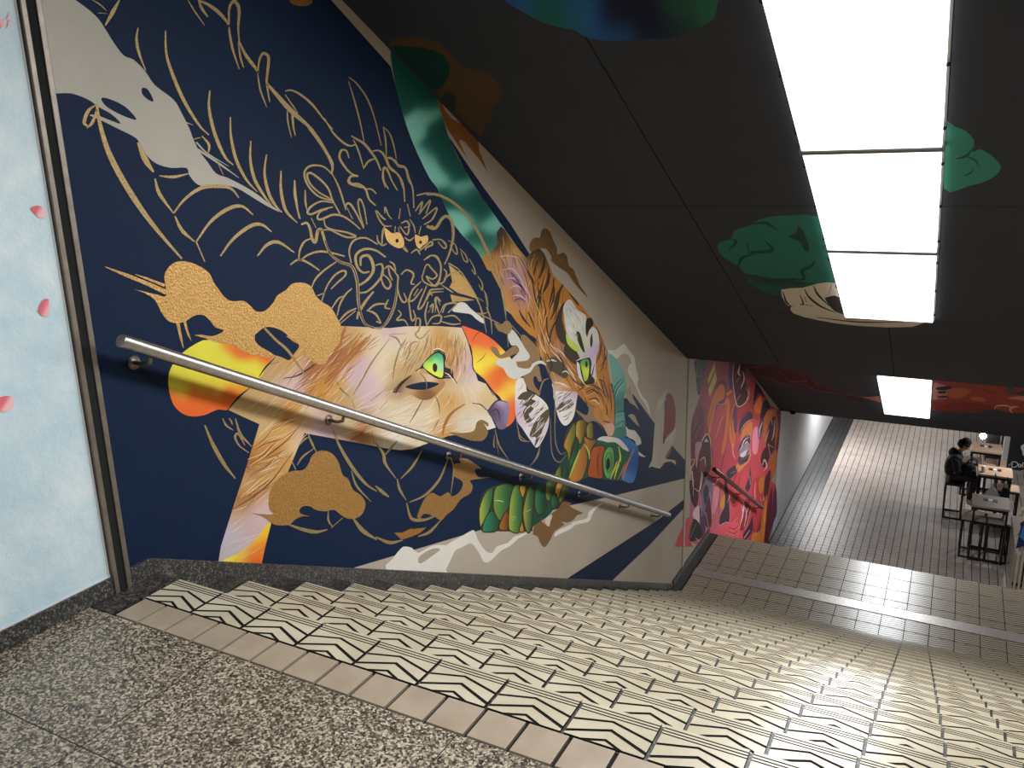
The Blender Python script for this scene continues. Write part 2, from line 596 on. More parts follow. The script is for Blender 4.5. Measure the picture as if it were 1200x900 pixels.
# ---- right side and ends (outside the picture, they close the rooms)
mb = MB(); mb.box(SX1, SX1 + 0.1, 0.6, 11.0, -6, 3.0, M['wall_tan']); mb.build('wall_right', **S)
mb = MB(); mb.box(5.5, 5.6, 11.1, 25, -6, -1.8, M['wall_white']); mb.build('wall_right', **S)
mb = MB(); mb.box(SX1, 5.6, 11.0, 11.1, -6, -1.8, M['wall_tan']); mb.build('wall_front', **S)
mb = MB(); mb.box(-0.4, 5.6, 25, 25.1, -6, -2.8, M['wall_white']); mb.build('wall_end', **S)
mb = MB(); mb.box(-0.4, 6.0, -6.1, -6, -0.2, 3.3, M['wall_tan']); mb.build('wall_back', **S)
mb = MB(); mb.box(5.9, 6.0, -6, 0.6, -0.2, 3.3, M['wall_tan']); mb.build('wall_right', **S)
mb = MB(); mb.box(SX1, 6.0, 0.6, 0.7, -0.2, 3.3, M['wall_tan']); mb.build('wall_front', **S)

# ---- black partition, white pillar and low wall by the seats
M['blackboard'] = mottled('black painted board', rgb(20, 20, 23), rgb(30, 30, 33), 3, 0.6)
mb = MB(); mb.box(3.935, 5.5, 19.0, 19.1, FZ, -3.05, M['blackboard'])
board = mb.build('wall_right', **S)
mb = MB(); mb.box(3.792, 3.892, 18.5, 18.62, FZ, -3.05, M['wall_white']); mb.build('trim_1', bevel=0.004, **S)
mb = MB(); mb.box(3.735, 3.772, 18.56, 18.60, FZ, -3.05, M['dark_metal']); mb.build('trim_2', **S)
M['partition'] = mottled('beige partition paint', rgb(140, 128, 116), rgb(152, 140, 128), 3, 0.6)
mb = MB(); mb.box(3.80, 3.88, 12.86, 14.55, FZ, FZ + 0.62, M['partition']); mb.build('wall_right', **S)

# ---- light fixtures
def light_panel(y0, y1, nm_label, mat, f, x0, x1, group=None):
    """recessed diffuser with steel cross bars; the fixture hangs flush in a sloped ceiling"""
    yc = (y0 + y1) / 2
    t = empty('ceiling_light', (0, 0, 0), nm_label, 'light', group)
    def pr(xa, xb, ya, yb, off, th, m, nm, bev=0.0):
        mb = MB()
        mb.prism([(xa, ya, f(ya) + off), (xa, yb, f(yb) + off), (xb, yb, f(yb) + off), (xb, ya, f(ya) + off)], (0, 0, th), m)
        return mb.build(nm, t, bevel=bev)
    pr(x0, x1, y0, y1, -0.030, 0.038, mat, 'diffuser', 0.004)
    for xa, xb in ((x0 - 0.012, x0 - 0.001), (x1 + 0.001, x1 + 0.012)):
        pr(xa, xb, y0, y1, -0.003, 0.03, M['fixture'], 'side_rail')
    for s, x in ((1, x0), (-1, x1)):
        for q in (0.12, 0.5, 0.88):
            yy = y0 + (y1 - y0) * q
            mb = MB(); mb.lathe([(0.006, -0.016), (0.010, -0.006), (0.010, 0.0)], M['dark_metal'], (x - s * 0.006, yy, f(yy) - 0.012), 8)
            mb.build('clip', t)
    return t, pr


def area_lamp(t, loc, sx, sy, watts, rx, spread, col=(0.955, 0.98, 1.0)):
    d = bpy.data.lights.new('tube_light', 'AREA')
    d.shape = 'RECTANGLE'; d.size = sx; d.size_y = sy; d.energy = watts; d.color = col; d.spread = radians(spread)
    o = bpy.data.objects.new('tube_light', d); COL.objects.link(o)
    o.parent = t; o.location = loc; o.rotation_euler = (rx, 0, 0)
    return o


M['fixture'] = new_mat('light frame', rgb(112, 108, 104), 0.45, 0.3)
edges = [0.235, 1.478, 2.725, 3.955, 5.29]
names = ['stair light panel highest up the slope, above the top steps', 'large bright stair light panel, second from the top of the slope', 'stair light panel beside the painted teal cloud', 'lowest stair light panel, above the painted white drape']
for i in range(4):
    t, pr = light_panel(edges[i] + 0.014, edges[i + 1] - 0.014, names[i], M['panel_light'], ceil_z, 1.702, 2.345, 'light panels in the sloped stair ceiling')
    ym = (edges[i] + edges[i + 1]) / 2
    area_lamp(t, (2.0235, ym - 0.010, ceil_z(ym) - 0.046), 0.62, 1.32, PANEL_W, -math.atan(CS), PANEL_SPREAD)
    if i < 3:
        pr(1.690, 2.357, edges[i + 1] - 0.013, edges[i + 1] + 0.013, -0.038, 0.05, M['fixture'], 'cross_bar', 0.003)
    else:
        pr(1.690, 2.357, edges[i + 1] - 0.014, edges[i + 1] + 0.004, -0.010, 0.03, M['fixture'], 'end_bar')
t, pr = light_panel(10.0, 12.36, 'single light panel over the second flight by the red painted ceiling', M['lower_light'], lambda y: ceil2_z(y) - 0.012, 1.668, 2.330)
area_lamp(t, (2.0, 11.17, ceil2_z(11.18) - 0.062), 0.62, 2.5, LOWER_W, -math.atan(0.494), PANEL_SPREAD, (0.93, 0.965, 1.0))
# lights the picture does not show but whose light it does
t = empty('ceiling_light', (1.9, -1.5, ceil_z(0.03)), 'ceiling light panel over the top landing behind the viewer', 'light')
mb = MB(); mb.box(-0.6, 0.6, -0.30, 0.30, -0.02, -0.004, M['land_light']); mb.build('diffuser', t)
area_lamp(t, (0, 0, -0.03), 1.15, 0.55, LAND_W, 0.0, 140)
mb = MB(); mb.box(-0.63, 0.63, -0.33, 0.33, -0.012, 0.0, M['fixture']); mb.build('frame', t)
t = empty('ceiling_light', (0.16, 18.3, ceil2_z(13.31) + 0.03), 'corridor light close to the white wall', 'light')
mb = MB(); mb.box(-0.10, 0.10, -0.5, 0.5, -0.03, -0.004, M['corr_light']); mb.build('diffuser', t)
mb = MB(); mb.box(-0.13, 0.13, -0.53, 0.53, -0.02, 0.0, M['fixture']); mb.build('frame', t)
area_lamp(t, (0, 0, -0.035), 0.2, 0.9, CORR_W * 5, 0.0, 150, (1, 0.99, 0.99))
t = empty('ceiling_light', (3.95, 15.95, ceil2_z(13.31) + 0.03), 'downlight above the seating row', 'light')
mb = MB(); mb.lathe([(0.09, -0.02), (0.09, -0.004)], M['corr_light'], n=20); mb.build('diffuser', t)
mb = MB(); mb.lathe([(0.11, -0.012), (0.11, 0.0)], M['fixture'], n=20); mb.build('frame', t)
area_lamp(t, (0, 0, -0.025), 0.14, 0.14, SPOT_W, 0.0, 150, (1, 0.96, 0.93))
t = empty('ceiling_light', (2.2, 21.5, ceil2_z(13.31) + 0.03), 'corridor light panel farther along the ceiling', 'light')
mb = MB(); mb.box(-0.3, 0.3, -0.6, 0.6, -0.03, -0.004, M['corr_light']); mb.build('diffuser', t)
mb = MB(); mb.box(-0.33, 0.33, -0.63, 0.63, -0.02, 0.0, M['fixture']); mb.build('frame', t)
area_lamp(t, (0, 0, -0.035), 0.55, 1.1, CORR_W * 1.3, 0.0, 150, (1, 0.97, 0.95))


# ================================================================== PAINTINGS ON THE WALL AND CEILING
def paint_mat(name, rough, metal=0.0, bump=0.25, bscale=240.0, vary=0.0):
    m = new_mat(name, (0.5, 0.5, 0.5, 1), rough, metal, 0.16)
    nt, N, L, b = nodes_of(m)
    a = N.new('ShaderNodeVertexColor'); a.layer_name = 'paint'
    p = coords(nt)
    if vary:
        n1 = noise(nt, p, 150, 4, 0.7)
        r = ramp(nt, n1.outputs['Fac'], [(0.36, (1 - vary, 1 - vary, 1 - vary * 1.1, 1)), (0.66, (1 + vary, 1 + vary, 1 + vary, 1))])
    else:
        n1 = noise(nt, p, 2.5, 4, 0.6)
        r = ramp(nt, n1.outputs['Fac'], [(0.3, (0.92, 0.92, 0.92, 1)), (0.7, (1.04, 1.04, 1.04, 1))])
    mul = N.new('ShaderNodeMix'); mul.data_type = 'RGBA'; mul.blend_type = 'MULTIPLY'
    mul.inputs['Factor'].default_value = 1.0
    L.new(a.outputs['Color'], mul.inputs['A']); L.new(r.outputs['Color'], mul.inputs['B'])
    L.new(mul.outputs['Result'], b.inputs['Base Color'])
    n2 = noise(nt, p, bscale, 3)
    add_bump(nt, b, n2.outputs['Fac'], bump, 0.004)
    return m


M['paint'] = paint_mat('wall paint', 0.62)
M['gold'] = paint_mat('gold paint', 0.45, 0.45, 0.9, 110.0, 0.26)
M['ceil_paint'] = paint_mat('ceiling paint', 0.75, 0.0, 0.05)


def on_wall(u, v, h):
    return hit(u, v, 0, WX + h)


def on_ceil(u, v, h):
    p = hit_slope(u, v, 1.371, 2.219, CS)
    return Vector((p.x, p.y, p.z - h))


def on_ceil2(u, v, h):
    p = hit_slope(u, v, 10.01, -1.399, 0.494)
    return Vector((p.x, p.y, p.z - h))


LAYER = [0.0002]


def inside(p, poly):
    x, y = p[0], p[1]; c = False
    n = len(poly); j = n - 1
    for i in range(n):
        xi, yi = poly[i][0], poly[i][1]; xj, yj = poly[j][0], poly[j][1]
        if (yi > y) != (yj > y) and x < (xj - xi) * (y - yi) / (yj - yi) + xi:
            c = not c
        j = i
    return c


class Paint:
    def __init__(self, surf=on_wall, base=None):
        self.v, self.c, self.f, self.mi = [], [], [], []
        self.mats = []
        self.surf = surf
        self.m = base or M['paint']

    def mat_i(self, m):
        m = m or self.m
        if m not in self.mats: self.mats.append(m)
        return self.mats.index(m)

    def layer(self):
        LAYER[0] += 0.000006
        return LAYER[0]

    def fill(self, pts, col, smooth=True, grad=None, step=5.0, mat=None, n=5):
        """closed outline on the surface; grad: [(x, y, colour)] blended across the shape"""
        P = [(p[0], p[1]) for p in (bez(pts, n, True) if smooth else [Vector(p) for p in pts])]
        h = self.layer()
        V = [Vector(p) for p in P]
        sig = max(3.2, step * 2.3)
        if grad:
            xs_ = [p[0] for p in P]; ys_ = [p[1] for p in P]
            x = min(xs_) + step * 0.5
            while x < max(xs_):
                y = min(ys_) + step * 0.5
                while y < max(ys_):
                    if inside((x, y), P): V.append(Vector((x, y)))
                    y += step
                x += step
        r = delaunay_2d_cdt(V, [], [list(range(len(P)))], 1, 1e-4)
        b = len(self.v); mi = self.mat_i(mat)
        for q in r[0]:
            self.v.append(tuple(self.surf(q[0], q[1], h)))
            if grad:
                sw = 0.0; s = [0, 0, 0]
                for gx, gy, gc in grad:
                    dd = (q[0] - gx) ** 2 + (q[1] - gy) ** 2
                    w = math.exp(-dd / (2 * sig * sig)) + 2e-4 / (4 + dd)
                    sw += w
                    for i in range(3): s[i] += w * gc[i]
                self.c.append(lin(tuple(x / sw / 255 for x in s)) + (1,))
            else:
                self.c.append(rgb(*col))
        for f in r[2]:
            self.f.append(tuple(b + i for i in f)); self.mi.append(mi)

    def stroke(self, pts, col, w=2.5, taper=(0.35, 1.0, 0.25), smooth=True, h=None, mat=None, n=6, closed=False):
        P = bez(pts, n, closed) if smooth and len(pts) > 2 else [Vector(p) for p in pts]
        if closed: P = P + [P[0]]
        h = h if h is not None else self.layer()
        N_ = len(P); b = len(self.v); mi = self.mat_i(mat)
        for i, p in enumerate(P):
            t = P[min(i + 1, N_ - 1)] - P[max(i - 1, 0)]
            if t.length < 1e-9: t = Vector((1, 0))
            t.normalize(); nn = Vector((-t[1], t[0]))
            s = i / (N_ - 1)
            k = taper[0] + (taper[1] - taper[0]) * min(1, s / 0.4) if s < 0.4 else (taper[1] if s < 0.6 else taper[1] + (taper[2] - taper[1]) * (s - 0.6) / 0.4)
            ww = w * k * 0.5
            for sg in (1, -1):
                self.v.append(tuple(self.surf(p[0] + nn[0] * ww * sg, p[1] + nn[1] * ww * sg, h)))
                self.c.append(rgb(*col))
        for i in range(N_ - 1):
            self.f.append((b + 2 * i, b + 2 * i + 1, b + 2 * i + 3, b + 2 * i + 2)); self.mi.append(mi)

    def fur(self, poly, flow, cols, n, ln, w, seed, curve=0.15):
        """short tapered brush hairs inside poly; flow: [(x, y, dx, dy)]"""
        R = random.Random(seed)
        xs_ = [p[0] for p in poly]; ys_ = [p[1] for p in poly]
        h = self.layer(); k = 0; tries = 0
        while k < n and tries < n * 30:
            tries += 1
            x, y = R.uniform(min(xs_), max(xs_)), R.uniform(min(ys_), max(ys_))
            if not inside((x, y), poly): continue
            sx = sy = 0.0
            for fx, fy, dx, dy in flow:
                q = 1.0 / ((x - fx) ** 2 + (y - fy) ** 2 + 9) ** 1.5
                m_ = sqrt(dx * dx + dy * dy)
                sx += dx / m_ * q; sy += dy / m_ * q
            m_ = sqrt(sx * sx + sy * sy) or 1
            sx, sy = sx / m_, sy / m_
            a = R.uniform(-0.22, 0.22)
            sx, sy = sx * cos(a) - sy * sin(a), sx * sin(a) + sy * cos(a)
            L_ = ln * R.uniform(0.6, 1.3)
            cu = R.uniform(-curve, curve) * L_
            e = (x + sx * L_, y + sy * L_)
            if not inside(e, poly): continue
            mid = (x + sx * L_ * 0.5 - sy * cu, y + sy * L_ * 0.5 + sx * cu)
            self.stroke([Vector((x, y)), Vector(mid), Vector(e)], R.choice(cols), w * R.uniform(0.6, 1.2), (0.3, 1, 0.15), h=h + k * 1e-8, n=4)
            k += 1

    def build(self, name, parent, **props):
        me = bpy.data.meshes.new(name)
        me.from_pydata(self.v, [], self.f)
        for m in self.mats: me.materials.append(m)
        me.polygons.foreach_set('material_index', self.mi)
        at = me.color_attributes.new('paint', 'FLOAT_COLOR', 'POINT')
        at.data.foreach_set('color', [x for c in self.c for x in c])
        me.update()
        return link(name, me, parent, **props)


def FR(ox, oy, s):
    def f(txt):
        a = [float(t) for t in txt.replace(',', ' ').split()]
        return [Vector((ox + a[i] / s, oy + a[i + 1] / s)) for i in range(0, len(a), 2)]
    f.s = s
    return f


def strokes(pt, F, txt, col, w, taper=(0.4, 1.0, 0.3), mat=None):
    """';' separates strokes; 'w:' in front of a stroke gives its own width in the frame's units"""
    h = pt.layer()
    for k, t in enumerate(txt.split(';')):
        t = t.strip()
        if not t: continue
        ww = w
        if ':' in t:
            a, t = t.split(':'); ww = float(a)
        pt.stroke(F(t), col, ww / F.s, taper, h=h + k * 1e-8, mat=mat)


A = FR(340, 150, 6); B = FR(340, 260, 6); C_ = FR(220, 130, 6); D_ = FR(200, 0, 6); E_ = FR(380, 70, 6)
F_ = FR(500, 220, 6); G_ = FR(560, 320, 6); H_ = FR(640, 400, 6); I_ = FR(380, 370, 6); J_ = FR(230, 370, 6)
K_ = FR(480, 350, 6); L_ = FR(240, 490, 6); M_ = FR(440, 500, 6); N_ = FR(600, 470, 6); O_ = FR(780, 410, 7.5)
Q_ = FR(780, 520, 7.5); T_ = FR(0, 0, 3); U_ = FR(300, 0, 3); V_ = FR(100, 280, 4); W_ = FR(550, 450, 4)
X_ = FR(350, 320, 4); Y_ = FR(350, 500, 4); PX = FR(0, 0, 1)
NAVY = (13, 33, 62); GOLD = (168, 144, 98); GCL = (202, 158, 94); PALE = (190, 184, 171); WHITE = (226, 222, 211); BROWN = (140, 107, 68)
TAN = (172, 159, 142); INK = (48, 38, 34)

# ---- navy ground with the two navy bands
p = Paint()
p.fill(PX('30 -40 360 -40 388 0 458 78 467 115 482 163 503 208 512 220 532 263 557 292 573 313 587 340 591 362 640 400 700 430 732 467 742 462 767 496 787.5 522 803.3 540 803 560.5 723 580 665 593 620 606 560 622 500 640 414 665.5 330 668 205 668 148 668'), NAVY, False)
p.fill(PX('526 160 529 168 545 200 565 232 588 264 603 285 616 303 622 303 620 297 598 262 567 220 550 196'), NAVY, False)
p.fill(PX('663 679 700 655 770 610 803.2 584 802.8 594 760 640 722 676 716 682'), NAVY, False)
p.build('navy_ground', wall_left)

# ---- pale grey splash at upper left
p = Paint()
p.fill(T_('120 -60 230 -20 300 25 345 65 375 110 400 150 435 195 470 210 510 250 545 300 610 350 640 400 665 450 680 490 700 530 730 570 760 610 800 625 850 650 900 680 945 715 985 745 940 725 890 695 830 660 770 650 720 655 690 645 665 615 655 590 600 590 550 575 515 545 490 500 470 480 420 455 360 425 315 405 340 405 380 420 425 435 390 400 345 375 310 350 250 328 180 322 160 250'), PALE, True, n=3)
p.fill(T_('357 345 385 348 440 375 480 420 440 410 390 385 365 365'), NAVY)
p.fill(T_('500 310 520 315 540 355 520 350 500 330'), NAVY)
strokes(p, T_, '6:690 500 730 540 805 585; 8:695 525 770 575 840 625; 5:640 425 680 440', PALE, 6, (1, 0.8, 0.2))
p.build('pale_splash', wall_left)

# ---- tan, white and brown shapes along the foot of the wall
p = Paint()
p.fill(Y_('412 675 440 620 480 570 500 562 530 568 560 592 590 575 620 560 655 553 690 556 715 540 770 510 810 487 825 490 840 530 870 575 890 590 910 590 930 560 980 545 1010 515 1060 500 1085 490 1075 500 1030 525 990 560 950 580 920 610 890 635 865 632 850 600 820 555 800 548 765 565 735 580 715 620 690 670 676 690'), WHITE, True, n=2)
p.fill(Y_('560 630 575 640 620 610 660 580 655 570 620 575 570 605'), TAN)
p.fill(W_('400 715 410 690 470 660 490 645 550 630 560 600 600 568 625 560 590 590 575 615 560 645 500 660 475 680 430 700'), WHITE, True, n=3)
p.fill(W_('300 690 305 660 330 635 345 650 370 620 420 580 440 550 480 560 470 570 500 590 535 605 505 615 490 635 460 650 430 645 445 660 400 690 385 720 360 760 345 762 330 740 320 715 298 705'), (122, 90, 58), True, n=2)
p.fill(W_('350 645 362 625 388 614 380 645 372 668'), (205, 192, 178))
strokes(p, W_, '325 610 345 655; 318 628 343 658; 338 612 350 650; 315 645 345 662; 350 612 354 648', (150, 60, 40), 6)
strokes(p, W_, '330 615 348 655; 346 612 352 650', (235, 210, 170), 3)
# foothill outlines at the right
p.fill(H_('430 60 490 60 545 15 580 60 620 110 630 180 650 260 640 310 680 390 715 430 735 530 700 450 660 390 640 340 600 260 575 220 580 170 600 150 580 100 545 85 520 100 490 125 450 95'), (214, 208, 196), True, n=2)
p.fill(H_('565 345 590 310 612 400 655 485 620 450 590 432 560 390'), (158, 143, 125), False)
p.fill(H_('575 520 600 510 622 518 660 605 630 580 610 560'), (158, 143, 125), False)
p.fill(H_('556 592 580 620 620 625 640 650 662 680 668 720 640 735 645 770 700 812 665 808 645 790 620 740 630 710 610 690 560 662'), (205, 200, 188), True, n=2)
p.fill(F_('725 440 725 390 760 350 795 350 810 300 835 285 870 310 890 370 915 420 920 470 960 455 985 480 1000 550 1030 570 1050 620 1080 690 1110 730 1130 770 1080 720 1030 660 990 600 930 560 870 510 860 470 830 430 790 430 750 445'), BROWN, True, n=3, mat=M['gold'])
p.fill(F_('825 430 850 440 878 490 870 515 855 510'), (176, 160, 140))
strokes(p, F_, '12:870 525 940 580 1010 660', (184, 170, 152), 10)
p.build('mountain_painting', wall_left)

# ---- crane before a red disc
p = Paint()
p.fill(H_('850 330 845 370 830 400 830 520 820 710 835 705 905 610 915 605 905 670 885 730 840 810 860 830 905 835 912 870 880 845 830 855 800 895 745 880 718 888 745 830 755 700 765 570 770 470 785 420 790 460 805 400 820 380'), (190, 180, 163), True, n=2)
p.fill(H_('832 400 848 373 870 366 895 400 910 480 902 610 860 670 822 712 828 620 832 520'), (136, 52, 56), True, n=3)
p.fill(H_('836 822 886 735 880 770 860 812'), (150, 84, 76))
strokes(p, H_, '850 330 835 420; 830 350 815 440; 815 370 805 450; 800 390 795 470; 795 410 790 490; 905 605 880 680; 890 625 862 690; 875 640 850 700; 860 655 838 705', (216, 208, 193), 7, (0.3, 1, 0.8))
strokes(p, H_, '4:775 500 780 700; 4:800 480 800 760; 4:815 560 812 740; 5:790 760 800 840; 4:760 820 800 850', (160, 148, 130), 4)
p.build('crane_painting', wall_left)

# ---- green and teal scarf
p = Paint()
dk, md, lt = (22, 86, 76), (70, 146, 130), (134, 204, 186)
p.fill(PX('460 57 483 79 508 105 514 120 521 145 529 168 545 200 565 232 588 264 591 272 586 300 574 318 565 304 557 292 532 263 512 220 503 208 482 163 467 115 459 75'), dk, True, n=3, step=3.0, grad=[
    (470, 85, dk), (490, 100, dk), (478, 120, dk), (500, 122, dk), (492, 138, lt), (503, 135, lt), (487, 155, lt), (512, 150, dk), (516, 165, dk), (505, 172, dk), (524, 188, dk), (536, 205, dk), (530, 195, dk),
    (496, 182, lt), (506, 200, lt), (518, 210, lt), (540, 222, lt), (520, 230, dk), (535, 235, dk), (552, 240, dk), (562, 254, dk), (545, 232, dk), (534, 256, lt), (548, 262, lt), (572, 266, lt), (560, 277, dk), (570, 282, dk), (562, 292, (90, 160, 130)), (572, 305, (190, 150, 80)), (580, 290, (70, 130, 110))])
p.fill(H_('440 90 490 120 540 200 560 270 565 330 545 420 550 520 560 600 560 670 470 680 482 600 485 440 470 330 455 200'), md, True, n=3, step=3.0, grad=[
    (718, 425, (120, 172, 160)), (726, 450, (110, 165, 150)), (730, 470, (70, 130, 118)), (724, 490, (120, 175, 160)), (728, 505, (60, 120, 108)), (722, 480, (50, 105, 95))])
strokes(p, H_, '9:480 400 500 340 550 270; 7:470 380 490 310 545 250; 8:490 500 540 490 556 520; 7:490 590 540 560 560 600; 6:480 640 520 610 558 640', (36, 84, 76), 7)
strokes(p, H_, '5:490 390 510 335 555 280; 4:495 515 545 505; 4:495 605 540 580', (170, 210, 198), 4)
p.build('teal_scarf_painting', wall_left)
p = Paint()
p.fill(E_('770 215 800 240 820 290 905 415 990 470 1080 545 1090 640 1150 790 1090 700 1040 640 990 580 960 560 950 580 980 640 1010 700 940 600 900 540 860 480 830 400 800 300'), (140, 86, 48), False)
p.fill(E_('820 285 860 320 910 380 912 422 860 370'), (176, 158, 138))
strokes(p, E_, '8:955 565 990 590 1050 660', (176, 158, 138), 8)
p.build('rust_flame_painting', wall_left)

# ---- yellow and orange balls, then the fox
p = Paint()
YE, OR = (232, 222, 72), (236, 108, 46)
p.fill(V_('390 690 395 620 430 560 480 515 540 480 570 474 700 470 880 545 875 565 830 640 770 700 720 745 670 800 620 800 560 825 500 832 450 815 410 770'), YE, True, n=4, step=3.0, grad=[
    (205, 445, YE), (230, 435, YE), (260, 420, YE), (250, 405, YE), (285, 432, YE), (300, 430, YE), (275, 445, YE), (240, 450, YE), (215, 456, YE), (255, 455, YE), (285, 455, (236, 150, 50)), (275, 403, OR), (290, 412, OR), (310, 416, OR), (268, 400, (236, 160, 60)),
    (205, 468, OR), (225, 462, OR), (245, 462, OR), (270, 463, OR), (220, 480, OR), (250, 480, OR), (265, 470, OR), (230, 488, OR)])
p.fill(K_('365 195 440 213 520 245 600 300 660 360 720 430 750 520 755 650 745 820 715 880 670 905 640 880 660 780 640 700 590 650 520 560 450 500 440 370 410 290'), OR, True, n=4, step=3.0, grad=[
    (548, 392, (244, 108, 58)), (565, 398, (244, 108, 58)), (580, 405, (244, 112, 58)), (562, 415, (244, 190, 60)), (560, 425, (252, 232, 70)), (575, 422, (252, 232, 80)), (590, 416, (252, 232, 80)), (565, 435, (250, 220, 70)), (577, 440, OR), (590, 435, OR), (585, 452, OR), (600, 445, OR), (570, 448, (240, 140, 60)), (598, 455, (252, 225, 80)), (603, 452, (252, 232, 90)), (590, 464, (252, 225, 80)), (601, 470, OR), (598, 485, OR), (592, 495, OR)])
strokes(p, K_, '5:440 300 470 250 510 225; 5:470 450 510 420 540 378', (120, 60, 36), 5)
p.build('orange_ball_painting', wall_left)

fox = PX('320 416 330 398 352 384 375 380 400 382 457 384.5 475 382.5 510 382 542 384 550 402 555 430 560 446 570 450 584 469 577 480 574 485 581 501 565 506 545 508 525 511 512 516 497 521 484 526 470 527.5 455 526 425 520 392 514 357 507.5 347 530 337.5 553 327 585 318 613 311 640 306 664 255 664 259 640 272.5 597 290 543 304 497 286 489 267 480 280 467 292 455 307 440 314 428')
p = Paint()
cr, li, oc, ru, tn, wh = (228, 208, 176), (214, 184, 190), (206, 148, 70), (164, 102, 56), (202, 168, 118), (234, 227, 216)
p.fill(fox, tn, False, step=4.0, grad=[
    (330, 430, (196, 160, 110)), (300, 472, (200, 166, 112)), (283, 478, tn), (340, 425, oc), (352, 436, li), (345, 448, li), (366, 440, ru), (376, 424, ru), (392, 398, ru), (386, 408, ru), (404, 392, tn), (410, 410, ru), (420, 398, oc), (385, 445, oc), (372, 450, oc),
    (430, 395, cr), (440, 410, cr), (425, 425, li), (408, 438, li), (450, 440, cr), (455, 420, cr), (435, 452, li), (428, 466, li), (400, 462, tn), (412, 478, tn), (390, 470, oc), (470, 400, cr), (462, 388, li), (480, 392, cr), (490, 410, tn), (470, 430, tn), (500, 398, cr), (512, 408, oc), (517, 398, oc), (523, 425, (190, 140, 84)), (532, 410, oc), (535, 392, cr), (546, 400, cr), (549, 425, li), (545, 435, li), (536, 440, oc),
    (480, 445, (196, 160, 110)), (468, 455, (170, 130, 90)), (470, 440, tn), (500, 462, (186, 140, 86)), (515, 455, tn), (535, 455, cr), (552, 455, wh), (545, 446, li), (560, 462, (228, 196, 148)), (572, 470, (222, 186, 138)), (550, 475, (226, 196, 150)), (565, 478, tn),
    (480, 475, cr), (500, 480, cr), (470, 492, cr), (500, 495, cr), (455, 480, cr), (445, 495, cr), (515, 490, cr), (490, 512, cr), (527, 476, oc), (538, 470, oc), (522, 490, oc), (518, 505, oc), (535, 490, wh), (550, 480, wh), (560, 490, wh), (570, 495, wh), (550, 500, cr), (460, 515, wh), (440, 508, cr), (425, 508, ru), (430, 500, ru), (410, 500, cr), (390, 500, li), (375, 498, li), (360, 490, cr), (400, 490, tn),
    (345, 488, oc), (330, 505, oc), (345, 500, oc), (318, 495, tn), (312, 510, tn), (325, 520, oc), (340, 512, (214, 170, 110)), (310, 530, oc), (318, 532, ru), (295, 545, ru), (352, 507, li), (345, 520, cr), (330, 540, tn), (312, 552, tn), (335, 545, oc), (322, 560, oc), (308, 574, ru), (300, 580, oc), (285, 590, ru), (290, 565, tn), (325, 570, tn), (318, 580, cr), (308, 590, li), (312, 605, li), (298, 600, li), (285, 612, li), (280, 605, tn), (272, 625, (196, 188, 204)), (264, 645, (190, 184, 200)), (275, 640, (205, 190, 190)), (292, 620, (205, 175, 180)), (262, 658, (200, 185, 170))])
p.fill(PX('318 612 311 640 306 664 258 664 262 656 280 648 300 632 312 615'), OR, False, step=3.0, grad=[(266, 656, (248, 226, 90)), (280, 648, (250, 224, 70)), (300, 632, (250, 222, 66)), (312, 618, (248, 214, 60)), (285, 656, (246, 170, 46)), (300, 645, (242, 140, 46)), (296, 660, (232, 96, 40)), (308, 640, (236, 116, 42)), (313, 625, (246, 180, 54))])
flow = [(400, 410, -1, 1), (430, 440, -1, 1.1), (360, 450, -1, .8), (320, 530, -1, .6), (290, 590, -1, .6), (300, 560, -1, .7), (520, 410, -.15, 1), (540, 420, -.2, 1), (480, 420, -.6, 1), (480, 490, -1, .25), (500, 500, -.9, .4), (550, 490, -1, .3), (440, 500, -1, .3), (560, 465, .7, .7), (470, 460, -1, .7)]
p.fur(fox, flow, [(240, 226, 200), (232, 214, 190), (222, 196, 160), (214, 190, 170)], 230, 26, 0.7, 3, 0.08)
p.fur(PX('330 430 375 400 420 386 455 390 420 430 385 470 340 490'), flow, [ru, (186, 126, 66), (150, 92, 50), oc], 70, 32, 1.0, 4, 0.08)
p.fur(PX('300 500 345 480 352 505 330 560 300 600 275 600 290 545'), flow, [(160, 104, 50), (226, 196, 140), oc, (136, 84, 44)], 55, 34, 0.9, 5, 0.1)
p.fur(PX('460 395 545 390 548 440 520 440 500 420 470 450'), flow, [(150, 110, 70), (226, 200, 160), (120, 84, 56), (205, 160, 100)], 90, 18, 0.7, 6, 0.08)
p.fur(PX('440 470 520 465 522 500 490 520 440 515'), flow, [(240, 230, 208), (206, 182, 160), (236, 218, 190)], 90, 22, 0.7, 8, 0.08)
# eye socket shading, navy gap, eye
p.fill(I_('480 540 530 470 600 420 660 400 760 420 820 440 850 470 830 510 780 560 740 588 680 590 620 560 560 540'), (176, 134, 88), True, step=2.5, grad=[(462, 458, (120, 92, 66)), (476, 445, (150, 112, 76)), (490, 440, (196, 160, 120)), (505, 442, (222, 196, 160)), (515, 452, (180, 130, 80)), (500, 465, (132, 90, 56)), (490, 466, (150, 104, 64)), (480, 460, (200, 168, 124))])
p.fill(I_('570 500 620 480 700 465 760 467 806 478 760 505 700 520 620 517'), NAVY)
p.fill(I_('670 370 740 285 800 245 850 285 850 360 900 380 905 440 870 440 800 445 740 410 700 372'), (52, 38, 34), True, n=3)
p.fill(I_('695 352 740 297 790 262 830 280 838 345 832 430 792 426 742 397'), (120, 200, 120), True, n=4, step=1.6, grad=[(497, 428, (180, 226, 100)), (504, 418, (92, 190, 110)), (512, 413, (60, 160, 100)), (517, 418, (80, 190, 150)), (518, 430, (170, 225, 190)), (512, 424, (170, 230, 150)), (505, 430, (226, 236, 80)), (511, 440, (236, 236, 70)), (516, 440, (226, 232, 90))])
p.fill(I_('778 334 792 350 794 372 786 394 770 392 763 372 764 346'), (44, 34, 30))
